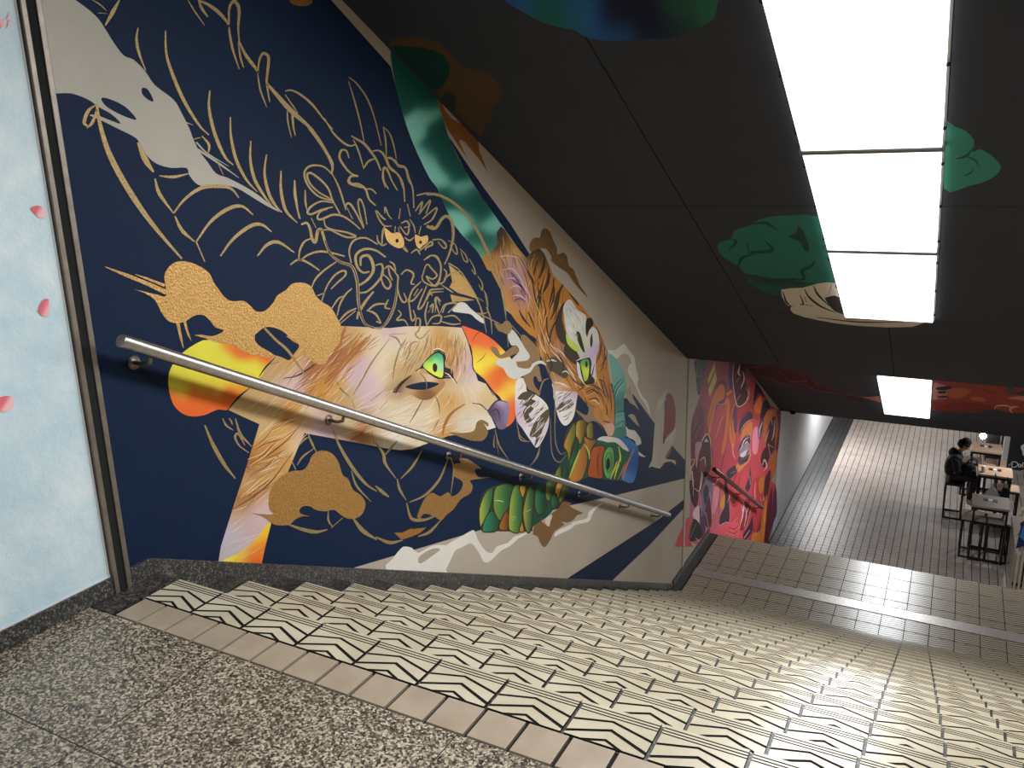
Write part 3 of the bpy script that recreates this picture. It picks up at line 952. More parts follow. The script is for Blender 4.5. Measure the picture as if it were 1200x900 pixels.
strokes(p, I_, '9:860 350 890 370 895 410', (196, 160, 130), 8)
strokes(p, I_, '10:845 400 880 420 930 490; 8:850 430 890 425', (240, 225, 225), 8, (0.2, 0.8, 0.2))
strokes(p, I_, '16:640 390 690 358; 14:900 420 935 480; 18:500 540 540 480 610 420; 9:770 250 800 240 840 260 862 330', INK, 12)
strokes(p, I_, '10:760 240 805 232 845 255', (236, 222, 196), 8)
# contour and whisker lines over the fox
strokes(p, I_, '8:968 80 1010 180 1040 290 1050 380 1120 450 1190 560; 7:1190 640 1150 665 1100 625 1040 615', INK, 8, (0.6, 1, 0.7))
strokes(p, I_, '10:85 460 120 520 180 570; 9:195 600 215 650; 9:600 755 650 670 720 540; 9:720 540 715 460 670 395; 9:780 560 805 620 812 690; 7:870 560 900 615; 7:765 810 790 760 810 725; 8:335 810 350 900; 9:325 600 400 540; 8:360 575 450 500; 8:330 210 390 165; 8:310 240 370 205; 8:390 660 450 590', (126, 100, 66), 9)
strokes(p, I_, '30:70 250 110 180 150 75; 28:0 480 60 420 150 300 300 150; 16:20 500 160 330 330 130; 22:830 840 850 760 900 680 990 620; 18:180 880 260 830 300 770', (172, 112, 60), 20)
strokes(p, I_, '20:10 590 100 500 170 440; 12:100 470 200 330 330 200', (216, 160, 84), 16)
strokes(p, I_, '12:200 560 260 460 340 320 460 160; 12:480 450 500 330 540 200; 12:455 140 510 160 545 220; 11:460 130 580 125; 10:590 300 610 200 660 180; 10:690 270 720 190 735 130', (156, 128, 84), 11)
strokes(p, J_, '14:220 665 300 570 380 505; 12:440 430 490 360 560 290; 10:610 440 700 425 780 380 860 320; 8:520 340 580 325', INK, 10)
strokes(p, L_, '12:195 640 330 560 470 440 620 240; 10:290 350 400 290 560 170 680 40; 8:310 320 420 250 480 180', (128, 78, 42), 10)
strokes(p, L_, '6:300 290 400 250 480 170; 6:310 340 420 270 470 210; 6:250 560 360 460 440 390; 6:290 540 400 460 480 400', (236, 206, 150), 6)
# nose
p.fill(X_('885 650 905 625 935 598 965 600 985 608 986 660 975 715 960 732 935 728 915 690'), (150, 128, 156), True, n=3, step=1.8, grad=[(588, 471, (196, 176, 206)), (594, 475, (150, 126, 160)), (583, 478, (120, 98, 128)), (578, 482, (84, 68, 92)), (586, 490, (96, 82, 112)), (592, 490, (150, 130, 160)), (584, 500, (120, 104, 132))])
strokes(p, X_, '7:885 650 905 622 935 597 980 606; 5:895 655 930 640 945 690', INK, 6)
p.build('fox_painting', wall_left)

# ---- white cheek and the tiger
p = Paint()
wcol = [(612, 460, wh), (625, 470, wh), (636, 480, wh), (617, 485, (214, 190, 208)), (630, 495, (232, 226, 214)), (610, 478, (210, 190, 205)), (625, 515, (224, 214, 220)), (640, 500, (214, 200, 210))]
p.fill(X_('1018 510 1060 498 1072 560 1110 570 1150 600 1172 640 1170 720 1140 790 1115 818 1090 790 1050 730 1018 672'), wh, True, n=4, step=3, grad=wcol)
ck = X_('1018 510 1060 498 1072 560 1110 570 1150 600 1172 640 1170 720 1140 790 1115 818 1090 790 1050 730 1018 672')
p.fill(X_('1026 590 1050 560 1085 556 1108 572 1092 590 1112 600 1090 622 1104 640 1078 662 1094 690 1066 700 1052 650 1068 625 1046 618 1060 596'), (84, 74, 56), True, n=3)
p.fill(X_('1082 765 1100 712 1130 670 1172 636 1172 676 1150 716 1136 760 1116 800 1104 812 1112 770'), (92, 82, 60), True, n=3)
p.fur(ck, [(620, 480, -1, 1), (635, 500, -.8, 1)], [(70, 62, 46), (240, 238, 228), (216, 196, 210), (98, 86, 66)], 60, 13, 0.9, 11)
p.fill(W_('388 0 505 0 502 80 490 150 465 188 440 192 415 150 400 80'), wh, True, n=3, step=3, grad=[(655, 460, wh), (670, 455, (200, 170, 180)), (660, 470, (212, 190, 206)), (672, 480, wh), (660, 490, wh)])
strokes(p, W_, '22:410 120 440 95 480 75; 14:420 130 460 110 490 90', (92, 82, 60), 18)
p.fur(W_('395 10 500 10 495 140 450 185 415 150'), [(660, 475, -1, .8)], [(70, 62, 46), (240, 238, 228), (206, 180, 200)], 40, 10, 1.0, 12)
tig = PX('587 265 592 270 598 280 608 292 617 302 623 295 632 291 638 297 642 307 648 322 667 342 687 365 702 387 710 407 712 420 713 433 716 450 720 470 720 493 718 507 713 512 707 500 695 487 687 473 675 459 649 458 647 447 638 427 631 412 627 398 605 377 592 358 587 340 573 313 565 303 575 298 583 285 582 273')
og, od, db = (198, 132, 56), (176, 110, 46), (66, 56, 42)
p.fill(tig, og, False, step=3.5, grad=[
    (586, 270, db), (585, 285, db), (590, 280, db), (597, 287, (214, 156, 76)), (604, 297, (212, 160, 90)), (598, 305, (206, 166, 150)), (606, 312, (206, 170, 160)), (575, 306, og), (582, 318, (214, 150, 64)), (590, 345, (220, 156, 66)), (595, 318, (150, 112, 140)), (600, 330, (170, 130, 160)), (606, 345, (136, 92, 130)), (612, 335, (196, 160, 180)), (612, 355, (200, 150, 150)), (602, 360, (214, 148, 62)), (598, 350, (206, 140, 60)),
    (632, 297, db), (625, 300, db), (640, 305, (90, 70, 44)), (630, 310, og), (625, 330, og), (636, 325, od), (645, 330, og), (640, 345, od), (632, 355, og), (650, 345, od), (660, 345, og), (675, 360, og), (615, 375, og), (622, 385, og), (640, 375, od), (650, 370, og), (640, 400, (176, 120, 80)), (652, 395, od), (655, 410, (190, 140, 110)), (633, 410, og), (640, 420, od), (650, 425, (110, 90, 64)), (648, 440, (150, 110, 74)), (660, 435, od), (665, 450, og), (655, 452, (220, 196, 180)), (672, 440, od), (680, 455, od), (695, 450, og), (690, 462, od), (705, 470, og), (712, 460, od), (700, 480, og), (712, 490, od), (708, 430, og), (708, 412, od), (700, 400, od), (690, 380, og), (714, 503, (212, 170, 146)), (706, 440, od)])
tflow = [(600, 330, .3, 1), (625, 350, .15, 1), (640, 330, -.3, 1), (650, 370, -.5, 1), (640, 400, .35, 1), (660, 440, .7, 1), (700, 440, .1, 1), (710, 470, .1, 1), (690, 460, .7, .5)]
p.fur(tig, tflow, [(214, 152, 76), (150, 92, 40), (226, 176, 110), (120, 74, 34)], 220, 20, 0.8, 13, 0.1)
stk = '''14:700 570 740 640 760 690; 12:780 500 760 580 750 620; 22:830 480 820 560 790 640; 18:860 560 850 660 820 720; 16:890 640 890 720 870 760; 22:950 690 920 760 890 860; 14:900 700 890 790 860 860; 12:700 520 720 600; 10:810 690 800 780 810 860'''
strokes(p, F_, stk, db, 14, (0.3, 1, 0.2))
strokes(p, F_, '6:600 470 640 480 680 530 720 620 760 720 770 860; 6:640 500 680 580 710 680 740 800; 6:560 580 610 610 660 680; 6:580 640 640 670 700 760', (120, 70, 70), 6)
strokes(p, F_, '7:510 485 570 478 640 490; 7:530 580 600 570 660 640 700 730; 7:560 640 620 640 680 710 710 800; 7:590 700 640 690 690 740; 8:600 760 660 760 720 820', (222, 196, 200), 6)
strokes(p, F_, '16:590 600 640 650 690 730; 18:600 650 660 690 700 760; 14:610 800 650 780 700 800', (128, 82, 120), 14)
strokes(p, G_, '''16:510 0 490 80 450 150; 22:600 80 570 140 550 240 510 330; 12:540 30 520 150 500 230; 12:420 60 430 180 420 300; 10:460 170 480 290 490 420; 14:560 220 540 330; 16:290 260 320 320 370 380; 12:350 270 380 330 400 400; 10:440 330 450 430 470 520; 9:480 300 490 420 530 510; 8:420 440 400 500 410 560; 14:640 140 690 200 710 230; 12:730 260 760 290; 14:830 380 850 440 850 520; 10:870 480 860 560 830 640; 9:890 520 890 620 860 700; 8:905 600 900 700; 10:770 800 820 790 860 840; 12:760 840 810 820 860 870; 10:700 760 740 800 700 830''', db, 12)
strokes(p, G_, '5:425 430 450 520 500 590; 5:480 420 510 500 570 560; 5:540 520 590 560 620 600; 5:620 650 670 720 700 800; 6:535 765 600 780 650 810; 5:560 800 600 790; 5:510 540 560 590 600 640; 4:290 60 350 130 380 200; 4:650 640 690 700', (240, 226, 200), 5)
p.fill(G_('610 205 575 250 545 340 552 430 590 492 625 500 622 440 605 380 592 300'), db)
p.fill(G_('618 495 690 528 722 600 700 645 645 615 605 560'), db)
p.fill(G_('490 620 540 590 600 640 640 700 610 740 540 700 500 680'), (84, 70, 54))
strokes(p, G_, '14:480 620 520 612 555 622; 10:590 700 620 690 650 720', (216, 206, 190), 12)
p.fill(G_('605 300 600 240 630 190 660 195 700 260 760 300 757 400 770 450 790 380 830 390 852 450 850 540 830 600 828 735 805 690 790 600 740 590 720 600 690 540 650 480 620 400'), (218, 213, 203), True, n=3, step=2.5, grad=[(665, 365, (222, 218, 208)), (675, 385, (222, 218, 208)), (685, 400, (218, 214, 206)), (697, 395, (220, 216, 208)), (698, 412, (205, 180, 210)), (690, 414, (205, 185, 212)), (695, 430, (214, 205, 214)), (680, 405, (206, 216, 150))])
p.fill(G_('620 425 650 470 690 500 715 550 680 545 630 495'), (196, 214, 90))
for s in ('757 395 765 325 800 318 812 360 785 400 765 440', '688 420 715 418 735 480 752 560 720 520', '800 425 808 480 797 525 788 480'):
    p.fill(G_(s), (52, 46, 36))
p.fur(G_('605 300 600 240 630 190 660 195 700 260 760 300 757 400 690 540 650 480 620 400'), [(670, 370, .5, 1)], [(236, 232, 224), (190, 186, 178)], 60, 9, 0.8, 15)
p.fill(G_('690 622 715 612 782 592 800 640 798 700 812 735 818 775 770 785 740 790 705 720'), (40, 34, 28), True, n=3)
p.fill(G_('695 628 714 640 722 690 735 745 752 780 722 752 702 700'), (222, 222, 214))
p.fill(G_('722 622 776 606 784 660 778 720 768 752 748 757 736 700'), (200, 214, 60), True, n=3, step=1.5, grad=[(683, 424, (110, 170, 90)), (688, 423, (90, 150, 80)), (684, 432, (206, 216, 70)), (688, 440, (222, 226, 60)), (686, 444, (150, 190, 70))])
p.fill(G_('763 618 772 640 765 665 755 650 756 630'), (30, 26, 22))
strokes(p, G_, '9:690 618 730 600 785 590; 10:800 650 800 710 830 745 825 770', (220, 210, 214), 8)
strokes(p, H_, '12:280 340 330 320 390 340 420 400; 10:290 370 340 350 390 380 410 450; 12:300 410 350 400 380 430; 9:270 400 290 440 340 460; 10:420 440 430 500 420 520; 9:400 300 430 360 440 440; 9:440 300 455 400 460 500; 8:350 270 400 280 430 340; 10:400 560 440 570 470 600; 8:380 180 420 120 430 60; 8:400 200 430 160', (92, 58, 30), 9)
strokes(p, H_, '5:310 420 340 415 370 440; 5:285 385 330 365; 4:150 190 190 260 215 330; 6:60 290 110 300 150 330', (240, 220, 196), 5)
p.fill(H_('412 600 420 580 450 575 478 590 478 630 460 668 440 655 425 630'), (208, 164, 142))
strokes(p, G_, '10:470 20 440 120 400 230; 9:380 40 400 160 430 260; 12:600 240 520 400 500 520; 9:330 420 400 460 430 520; 10:480 560 520 640 500 720; 12:560 560 600 640 590 700; 9:640 700 680 760 740 800; 8:820 640 800 720 760 770; 10:860 740 880 820 900 880', (58, 46, 34), 9)
strokes(p, G_, '6:430 330 460 440 520 540; 6:400 200 440 300 450 380; 5:500 240 470 340 460 400; 6:830 700 850 780 880 830; 6:700 720 760 790 820 800', (232, 186, 116), 6)
p.build('tiger_painting', wall_left)

# ---- serpent
p = Paint()
gb, gn, yl, os_ = (26, 74, 54), (58, 134, 78), (222, 200, 70), (196, 124, 46)
def leaf(F, txt, cL, cR, edge=(60, 40, 26), ew=8, n=3):
    pts = F(txt)
    xs_ = [q[0] for q in pts]; y0 = sum(q[1] for q in pts) / len(pts); ys_ = [q[1] for q in pts]
    x0, x1_ = min(xs_), max(xs_); d = x1_ - x0
    g_ = []
    for yy in (min(ys_), y0, max(ys_)):
        g_ += [(x0, yy, cL), (x0 + d * .14, yy, cL), (x0 + d * .45, yy, cR), (x0 + d * .75, yy, tuple(a * .75 for a in cR)), (x1_, yy, tuple(a * .5 for a in cR))]
    p.fill(pts, cL, True, grad=g_, step=max(2.0, d / 6), n=n)
    p.stroke(pts, edge, ew / F.s, (1, 1, 1), closed=True, n=3)
p.fill(N_('360 290 390 200 440 145 500 138 560 150 575 265 505 255 470 330 430 440 395 560 400 640 350 700 300 760 240 640 240 570 290 520 330 450 370 380'), gb, True, n=3)
p.fill(M_('730 600 735 520 770 450 830 420 860 414 1000 414 1200 415 1260 440 1240 600 1110 700 1090 738 850 735 780 745 745 730 735 690'), gb, True, n=3)
for s, a, b in (('735 700 730 580 770 470 825 430 820 520 790 620 750 690', yl, gn), ('750 730 770 650 820 590 870 660 850 732 790 742', (60, 150, 110), (40, 110, 80)), ('828 540 850 420 970 415 940 560 880 660 840 610', (150, 170, 70), (34, 104, 66)),
                ('870 720 890 640 930 590 935 720', os_, (150, 90, 40)), ('935 680 945 520 975 420 1020 420 1035 560 1020 735 950 735', yl, (40, 120, 78)), ('1012 420 1060 420 1035 500', yl, os_), ('1038 640 1042 560 1075 430 1115 425 1110 600 1090 735 1060 735', (214, 180, 70), (34, 100, 70)),
                ('1120 560 1130 430 1200 420 1200 580 1150 620', (70, 130, 80), (26, 84, 62)), ('1010 735 1030 670 1045 735', yl, os_)):
    leaf(M_, s, a, b)
strokes(p, M_, '5:835 520 870 520 905 530; 5:1060 600 1095 580; 4:950 640 990 630; 4:960 660 985 640', (216, 222, 200), 5)
for s, a, b in (('362 310 400 210 440 152 448 240 420 330 400 440 388 360', (226, 130, 50), (120, 150, 60)), ('455 145 522 140 512 240 470 310 448 250', yl, (120, 84, 34)), ('522 190 545 150 566 160 572 258 530 262', (210, 200, 70), (90, 90, 40)), ('400 450 440 300 450 250 470 310 430 440', gn, gb),
                ('300 520 340 455 348 540 322 600', yl, (60, 100, 50)), ('345 560 375 440 400 560 380 600', (40, 110, 80), gb), ('240 690 240 580 300 560 280 690', (150, 160, 70), gb), ('300 640 330 560 370 600 330 680', yl, os_), ('270 700 300 640 330 720 290 760', gn, gb), ('330 720 350 610 395 580 390 650', (120, 150, 70), (60, 70, 40))):
    leaf(N_, s, a, b)
p.fill(N_('505 250 580 270 640 250 740 260 800 260 860 290 885 340 880 450 850 560 800 565 680 555 560 540 480 570 400 560 420 470 470 330'), (34, 86, 62), True, n=3)
leaf(N_, '505 250 545 270 600 275 565 330 545 390 520 340', (210, 120, 60), (150, 110, 60))
leaf(N_, '478 340 510 290 530 370 530 440 500 540 450 570 402 560 430 450', os_, (206, 138, 60))
leaf(N_, '562 335 622 312 655 335 640 440 640 540 572 540 530 520 545 430', (150, 80, 40), (226, 104, 46))
strokes(p, N_, '10:620 330 600 430 610 530; 8:650 350 635 430 640 540', (110, 60, 34), 9)
strokes(p, N_, '12:510 300 540 360 545 410; 12:400 545 440 440 480 340', (170, 196, 80), 10)
p.fill(N_('745 258 820 265 870 310 890 350 884 470 852 570 790 562 770 520 830 380 815 350 760 290'), (44, 92, 158), True, n=3, step=3, grad=[(728, 518, (52, 102, 168)), (742, 522, (60, 112, 178)), (744, 545, (36, 80, 146)), (735, 560, (70, 124, 186)), (738, 535, (40, 84, 150))])
leaf(N_, '640 460 645 370 680 320 715 340 722 420 705 510 680 548 655 530', (96, 170, 84), (130, 196, 104), (24, 60, 40))
leaf(N_, '655 440 668 370 690 365 702 410 695 480 672 500', (150, 204, 110), (84, 160, 90), (36, 90, 60), 5)
p.fill(N_('676 398 688 420 688 460 672 486 662 460 664 420'), (18, 22, 18))
strokes(p, N_, '14:720 545 740 470 762 400 750 320; 12:690 550 720 480 740 420', (206, 206, 76), 12)
strokes(p, N_, '12:780 550 800 470 860 335; 9:745 550 780 480 800 430', (206, 120, 54), 10)
strokes(p, N_, '14:755 440 790 400 815 360', (30, 96, 66), 12)
p.fill(N_('600 272 640 248 740 260 790 300 822 352 780 335 730 292 670 290 640 280'), (212, 206, 195), True, n=3)
p.fill(N_('480 572 520 540 560 535 680 556 800 566 760 600 560 610'), NAVY, True, n=3)
p.build('serpent_painting', wall_left)

# ---- splashes of white and brown between the animals
p = Paint()
p.fill(K_('690 240 720 215 760 260 790 310 845 400 820 440 740 445 715 430 770 370 750 330 720 330 700 300'), (216, 213, 204), True, n=3)
for s in ('595 165 640 185 680 152 715 180 716 222 690 250 650 235 620 222', '780 265 810 255 850 290 900 350 918 430 870 445 845 490 760 492 742 446 820 436 845 400 800 330', '568 350 590 335 620 355 640 395 680 370 740 330 770 370 740 390 690 410 640 420 605 400', '800 545 850 510 890 470 912 482 945 560 978 562 930 590 915 680 880 660 840 640 815 600'):
    p.fill(K_(s), (156, 122, 80), True, n=3, mat=M['gold'])
p.fill(K_('605 440 640 425 700 420 745 442 765 482 840 490 870 450 930 435 962 470 920 456 880 474 850 515 800 542 740 566 690 542 660 492 620 470'), (219, 216, 207), True, n=3)
p.fill(K_('870 560 890 545 905 580 930 575 915 500 930 470 960 520 975 560 950 580 1000 600 1010 700 960 690 920 660 880 610'), NAVY, True, n=3)
p.fill(K_('300 85 340 30 390 30 430 70 480 110 525 150 520 175 470 145 430 110 370 100'), (222, 219, 210), True, n=3)
p.fill(X_('700 745 760 750 820 740 835 700 860 688 890 705 885 720 868 705 888 745 870 780 840 788 790 780'), (156, 122, 72), True, n=3, mat=M['gold'])
p.fill(N_('450 60 520 100 540 60 530 20 570 40 575 100 610 150 645 205 600 150 560 140 530 150 490 110'), (142, 118, 92), True, n=3)
p.build('splash_painting', wall_left)

# ---- gold clouds
p = Paint(base=M['gold'])
p.fill(V_('370 180 385 140 420 110 470 105 530 125 580 160 600 200 620 230 655 275 690 292 740 290 770 310 800 338 840 338 880 300 900 265 940 240 970 210 1020 205 1060 225 1080 265 1110 295 1150 320 1175 360 1195 400 1200 430 1190 490 1150 530 1130 580 1100 590 1060 570 1020 520 1000 490 960 460 920 430 880 415 840 415 810 440 795 460 800 485 830 510 880 540 860 555 800 545 740 530 690 495 640 490 600 480 560 465 510 450 550 450 600 455 650 430 610 415 590 390 560 360 530 355 500 365 470 385 430 395 390 385 360 350 340 310 320 280 270 250 230 237 290 250 340 262 380 265'), GCL, True, n=3)
strokes(p, V_, '24:380 250 280 205 180 165 92 130; 14:372 218 300 190 232 165; 18:432 385 445 450 460 512; 14:465 385 480 440 497 478', GCL, 14, (1, 0.7, 0.1))
p.fill(J_('410 145 440 110 480 85 530 95 580 135 640 150 680 180 725 210 690 265 655 312 600 290 540 270 500 215 450 190'), NAVY, True, n=3, mat=M['paint'])
strokes(p, J_, '18:480 88 560 170 640 240 720 350 800 470', (170, 140, 90), 14, (0.8, 1, 0.4))
p.fill(L_('450 570 465 500 510 435 560 395 620 370 690 365 730 320 750 270 790 235 840 228 890 245 930 290 950 340 970 400 1010 430 1040 500 1100 545 1130 600 1110 670 1060 705 1000 705 950 675 910 645 850 655 780 645 740 620 690 620 665 650 680 675 740 690 690 690 640 710 600 745 540 755 480 745 440 715 400 690 330 668 400 675 480 675 455 640'), (178, 134, 74), True, n=3)
p.fill(M_('545 300 560 260 600 255 590 225 640 225 700 260 745 295 700 300 725 355 815 355 720 368 665 380 685 420 665 470 600 510 550 580 500 620 470 655 440 650 410 630 370 640 295 645 310 580 350 500 400 465 455 490 510 460 540 490 590 460 615 400 590 370 555 350'), (168, 126, 74), True, n=3)
p.fill(M_('318 642 345 612 395 625 360 640'), NAVY, True, mat=M['paint'])
p.fill(M_('130 745 190 745 250 715 260 720 360 708 310 750 250 775 185 795'), (172, 122, 60), False)
p.fill(A('665 705 690 720 720 740 770 735 800 790 798 830 760 845 700 812 672 770'), (222, 178, 108), True, n=3)
p.fill(A('878 750 920 765 965 755 968 800 930 830 910 850 885 820'), (222, 178, 108), True, n=3)
p.fill(F_('155 540 220 590 280 650 330 740 360 782 300 762 220 740 160 700 180 660'), (196, 156, 92), False)
p.fill(F_('165 750 260 770 340 790 240 800 180 802'), (186, 150, 92), False)
p.fill(PX('336 -20 368 -20 366 2 358 7 346 6 339 0'), (150, 100, 50), True)
p.build('gold_cloud_painting', wall_left)

# ---- gold line drawing of the dragon
p = Paint(base=M['gold'])
strokes(p, T_, '''14:420 0 395 45 370 90; 5:325 0 350 15 375 38; 5:345 45 378 48; 10:485 98 480 140 490 190 512 248; 12:582 108 585 190 610 270 650 360 700 440 735 475; 12:738 318 735 380 755 470 790 550 820 580; 11:810 412 812 480 830 560 865 630 905 675; 11:882 495 880 560 895 630 930 690 955 722;
 11:937 543 930 610 945 680 970 725 992 747; 11:988 600 988 670 1005 740 1045 783; 9:1036 633 1040 700 1052 768; 8:1073 668 1078 728; 20:340 365 350 430 380 530 430 630 500 740 570 830 640 910; 13:310 445 296 430 310 390 335 370; 11:340 385 325 430 305 450; 20:485 500 510 560 540 605; 10:560 618 610 622 665 610; 12:545 628 560 680 610 750; 13:610 750 650 700 710 660 780 655 815 665 840 695; 12:615 760 640 810 685 850;
 13:690 850 740 780 800 735 850 725 890 755; 13:690 850 720 920; 13:775 900 820 840 880 795 920 790 955 815; 12:905 900 940 860 980 852 1035 888; 9:710 478 735 510 730 545; 8:680 490 705 483; 7:760 560 785 615''', GOLD, 11)
strokes(p, D_, '''10:120 0 170 80 240 180; 20:195 0 220 60 262 120; 24:200 5 260 30 330 80 385 140 415 190; 24:410 170 412 60 440 12 470 30 482 90 475 190 482 290; 17:410 170 415 240 440 360 482 485; 14:475 290 490 400 513 475; 24:480 290 530 390 590 470 618 515; 20:612 520 620 440 640 385 660 375 688 405 682 500 675 570 685 650 697 717; 12:610 500 630 630 676 755; 34:680 590 740 660 810 740 870 800 940 860 1000 915; 16:805 640 850 635 920 670 1000 740 1070 830 1140 910; 9:805 665 850 730 895 795; 11:820 780 822 840 832 905; 11:850 800 856 850 860 900''', GOLD, 14, (0.5, 1, 0.4))
strokes(p, C_, '''22:740 20 800 60 860 120 920 200 980 300 1018 370 1012 430; 10:700 0 705 80 730 188; 10:740 30 745 120 757 175''', GOLD, 14, (0.8, 1, 0.5))
strokes(p, E_, '''15:0 410 60 510 130 580 180 605 218 597; 11:170 150 210 280 250 430 280 575; 11:172 122 230 170 300 270 350 400 402 605; 11:415 475 432 570 437 685; 10:415 472 460 520 490 610 507 700; 18:190 535 230 560 280 590 330 650 370 710 398 780; 12:205 562 240 640 278 765; 14:275 768 310 715 358 695; 15:335 645 380 638 420 670 460 760 520 810 555 905;
 15:430 692 470 690 520 740 570 760 590 840 622 895; 16:175 692 155 640 120 638 108 690 150 760 190 800 238 820; 18:238 820 190 820 170 855 200 880 270 900; 12:430 900 410 830 420 765 440 775 490 880''', GOLD, 12, (0.5, 1, 0.5))
strokes(p, A, '''16:480 338 440 330 413 360 430 392 480 395 530 430 555 500 602 545; 11:520 432 570 430 607 463; 13:692 430 660 370 655 288 680 288 715 370 755 440; 13:680 210 700 270 760 330 795 400 806 518; 13:690 210 740 230 760 270 810 280 835 350 862 430 870 562; 20:130 0 200 90 260 180 297 270 292 325; 15:300 330 240 275 170 262 120 280 100 330 130 410 200 480 298 512; 15:292 502 200 450 140 390 120 330 150 318 220 370 270 430 300 510 350 602; 13:300 330 340 410 370 500 392 578;
 15:392 578 393 540 420 533 460 590 518 705; 9:400 560 440 642; 12:518 695 490 600 478 520 495 503 520 560 540 678; 15:302 525 220 515 150 550 122 592 150 606 220 575 302 555; 15:262 570 210 590 192 632 220 642 300 610 370 620 440 665 492 712; 13:237 640 250 690 300 715 400 735 462 762 400 768 330 740 270 715 190 725; 9:148 632 182 702; 10:30 365 28 460 50 560 72 640; 9:105 435 105 520 120 580; 22:78 678 118 668 140 710 155 780 178 800 195 722 220 718 240 780 265 850 300 905;
 11:775 565 765 640; 11:825 535 845 622; 12:880 585 930 518 912 590; 12:905 608 985 508 955 605; 12:930 640 1030 560 1000 640 940 680; 11:600 580 620 630 660 685 715 690; 12:605 578 650 630 672 645; 11:715 640 690 610 668 556 665 600; 14:645 830 650 740 665 690; 12:610 755 620 800 650 825 680 812; 12:780 670 820 655 838 690 800 700; 12:800 700 835 700 820 750 770 690; 10:740 690 735 750; 10:770 740 760 700; 10:840 640 870 690 880 740; 10:920 690 905 750; 11:960 700 1000 690 1020 700 1060 640; 12:805 770 840 790 870 770;
 13:950 860 960 840 1000 820 990 800 940 840 900 870; 12:790 840 825 870 800 830; 12:850 880 890 855 915 890; 16:888 475 960 460 1050 475 1130 510 1200 560; 11:1000 785 1060 785 1098 830 1080 845 1040 800''', GOLD, 12, (0.6, 1, 0.6))
strokes(p, F_, '20:0 45 80 50 180 100 280 190 360 310 420 430 440 480 480 580 530 700 550 800 556 900; 22:0 270 60 285 110 215 150 203 180 250 186 350 160 460 125 540', (166, 144, 98), 18, (0.9, 1, 0.35))
strokes(p, F_, '''9:45 370 100 365 138 400 120 425 80 382; 9:150 370 200 400 215 465 190 450 165 400; 9:235 430 272 470 288 520 262 508 240 450; 9:300 500 332 560 342 610 315 575; 8:358 620 390 670 390 720 365 680; 8:400 720 420 760 432 835; 9:160 530 230 580 300 680 360 790 390 890; 8:340 760 400 800; 8:410 750 440 900''', GOLD, 9, (0.5, 1, 0.5))
strokes(p, F_, '''10:0 500 40 475 80 490 100 540; 10:0 620 30 670 70 690 100 640; 11:130 640 180 600 225 610; 11:100 680 160 720 190 740; 11:0 790 30 740 120 730; 10:60 880 70 770 95 830; 10:95 880 130 820 215 810; 9:10 880 40 830; 9:350 880 400 885 440 870''', GOLD, 10)
strokes(p, B, '''22:240 120 280 220 350 280 430 310 460 370 475 450 480 560 500 660 530 720 590 746; 20:755 370 748 500 730 600 690 690 640 745 590 746; 13:430 290 415 200 450 130 530 113 615 158; 18:672 248 600 200 520 192 463 235 470 310 510 355 558 350; 22:495 310 500 250 550 238 580 290 582 350 540 410 475 452; 16:600 305 645 300 648 370 600 440 540 490 488 500; 14:60 275 68 200 100 140 145 118; 15:70 272 130 230 210 208 300 220 385 242; 15:0 302 60 265 130 290 207 342; 14:150 462 180 400 240 340 325 280;
 14:220 562 260 450 320 370 380 343 388 375 330 430 288 472; 12:190 520 245 498; 13:330 662 350 580 390 510 435 468; 12:290 612 340 540 382 520; 15:340 702 400 640 465 608; 12:350 716 460 625; 20:470 685 482 640 530 560 587 490; 14:540 628 600 582 685 575; 15:540 620 600 648 640 712; 13:690 545 668 600 705 612; 18:640 712 605 700;
 14:650 330 640 390 660 450 690 470 708 440 690 400 655 370; 12:690 318 700 370 720 412; 12:700 278 730 300 742 345; 12:665 330 690 310 720 330 755 380; 13:762 380 757 480 790 560 818 552 800 500; 13:830 540 840 600 855 692 880 670 865 620; 13:780 370 820 338 868 368 850 430 875 440; 12:925 395 960 300 1000 335 1032 375 1000 402 958 382 975 420; 13:940 270 985 238 1030 250 1060 310 1050 400 1010 450 940 420 925 378; 13:920 420 860 480 838 552 872 545 930 470; 13:960 450 900 600 932 592 982 480; 12:900 470 870 520; 12:970 560 950 650 960 730; 12:1000 520 985 480 1080 470;
 12:1080 330 1100 360 1080 420 1040 440; 11:1110 290 1180 330; 12:1080 400 1140 360 1200 350; 13:1060 560 1030 530 1020 560 1050 650; 13:1000 640 1005 580 980 600; 13:1070 640 1100 580 1170 575 1110 640; 12:960 730 1000 670 1060 660 1050 710 1000 715; 12:880 730 890 680 915 690 905 760 880 790 920 820 980 760; 12:760 620 780 650 750 690 800 690 830 730; 11:1060 700 1140 720 1200 715; 11:1080 670 1150 660 1200 700''', GOLD, 12, (0.6, 1, 0.6))
strokes(p, B, '7:245 130 283 222 352 282 432 312 462 372 477 452 482 562 502 662 532 722 590 748; 6:750 382 746 500 730 598 690 688 640 745', NAVY, 6, (1, 1, 1), M['paint'])
strokes(p, L_, '''28:0 50 60 190 140 330 215 425; 18:215 0 250 110 330 200; 14:125 0 150 50 202 86; 12:170 0 185 20 195 48; 17:310 244 240 190 213 130 235 110 260 150 282 192; 16:725 105 750 170 787 242; 13:662 192 700 150 735 133; 14:648 332 690 270 768 213; 24:612 305 640 362; 24:905 88 950 200 1040 350 1130 460 1210 515; 15:1030 370 1070 480 1170 588; 26:575 742 680 780 780 800 862 784; 14:868 650 870 720 902 768; 16:888 772 970 700; 30:1040 700 1110 790 1210 855''', GOLD, 14, (0.35, 1, 0.3))
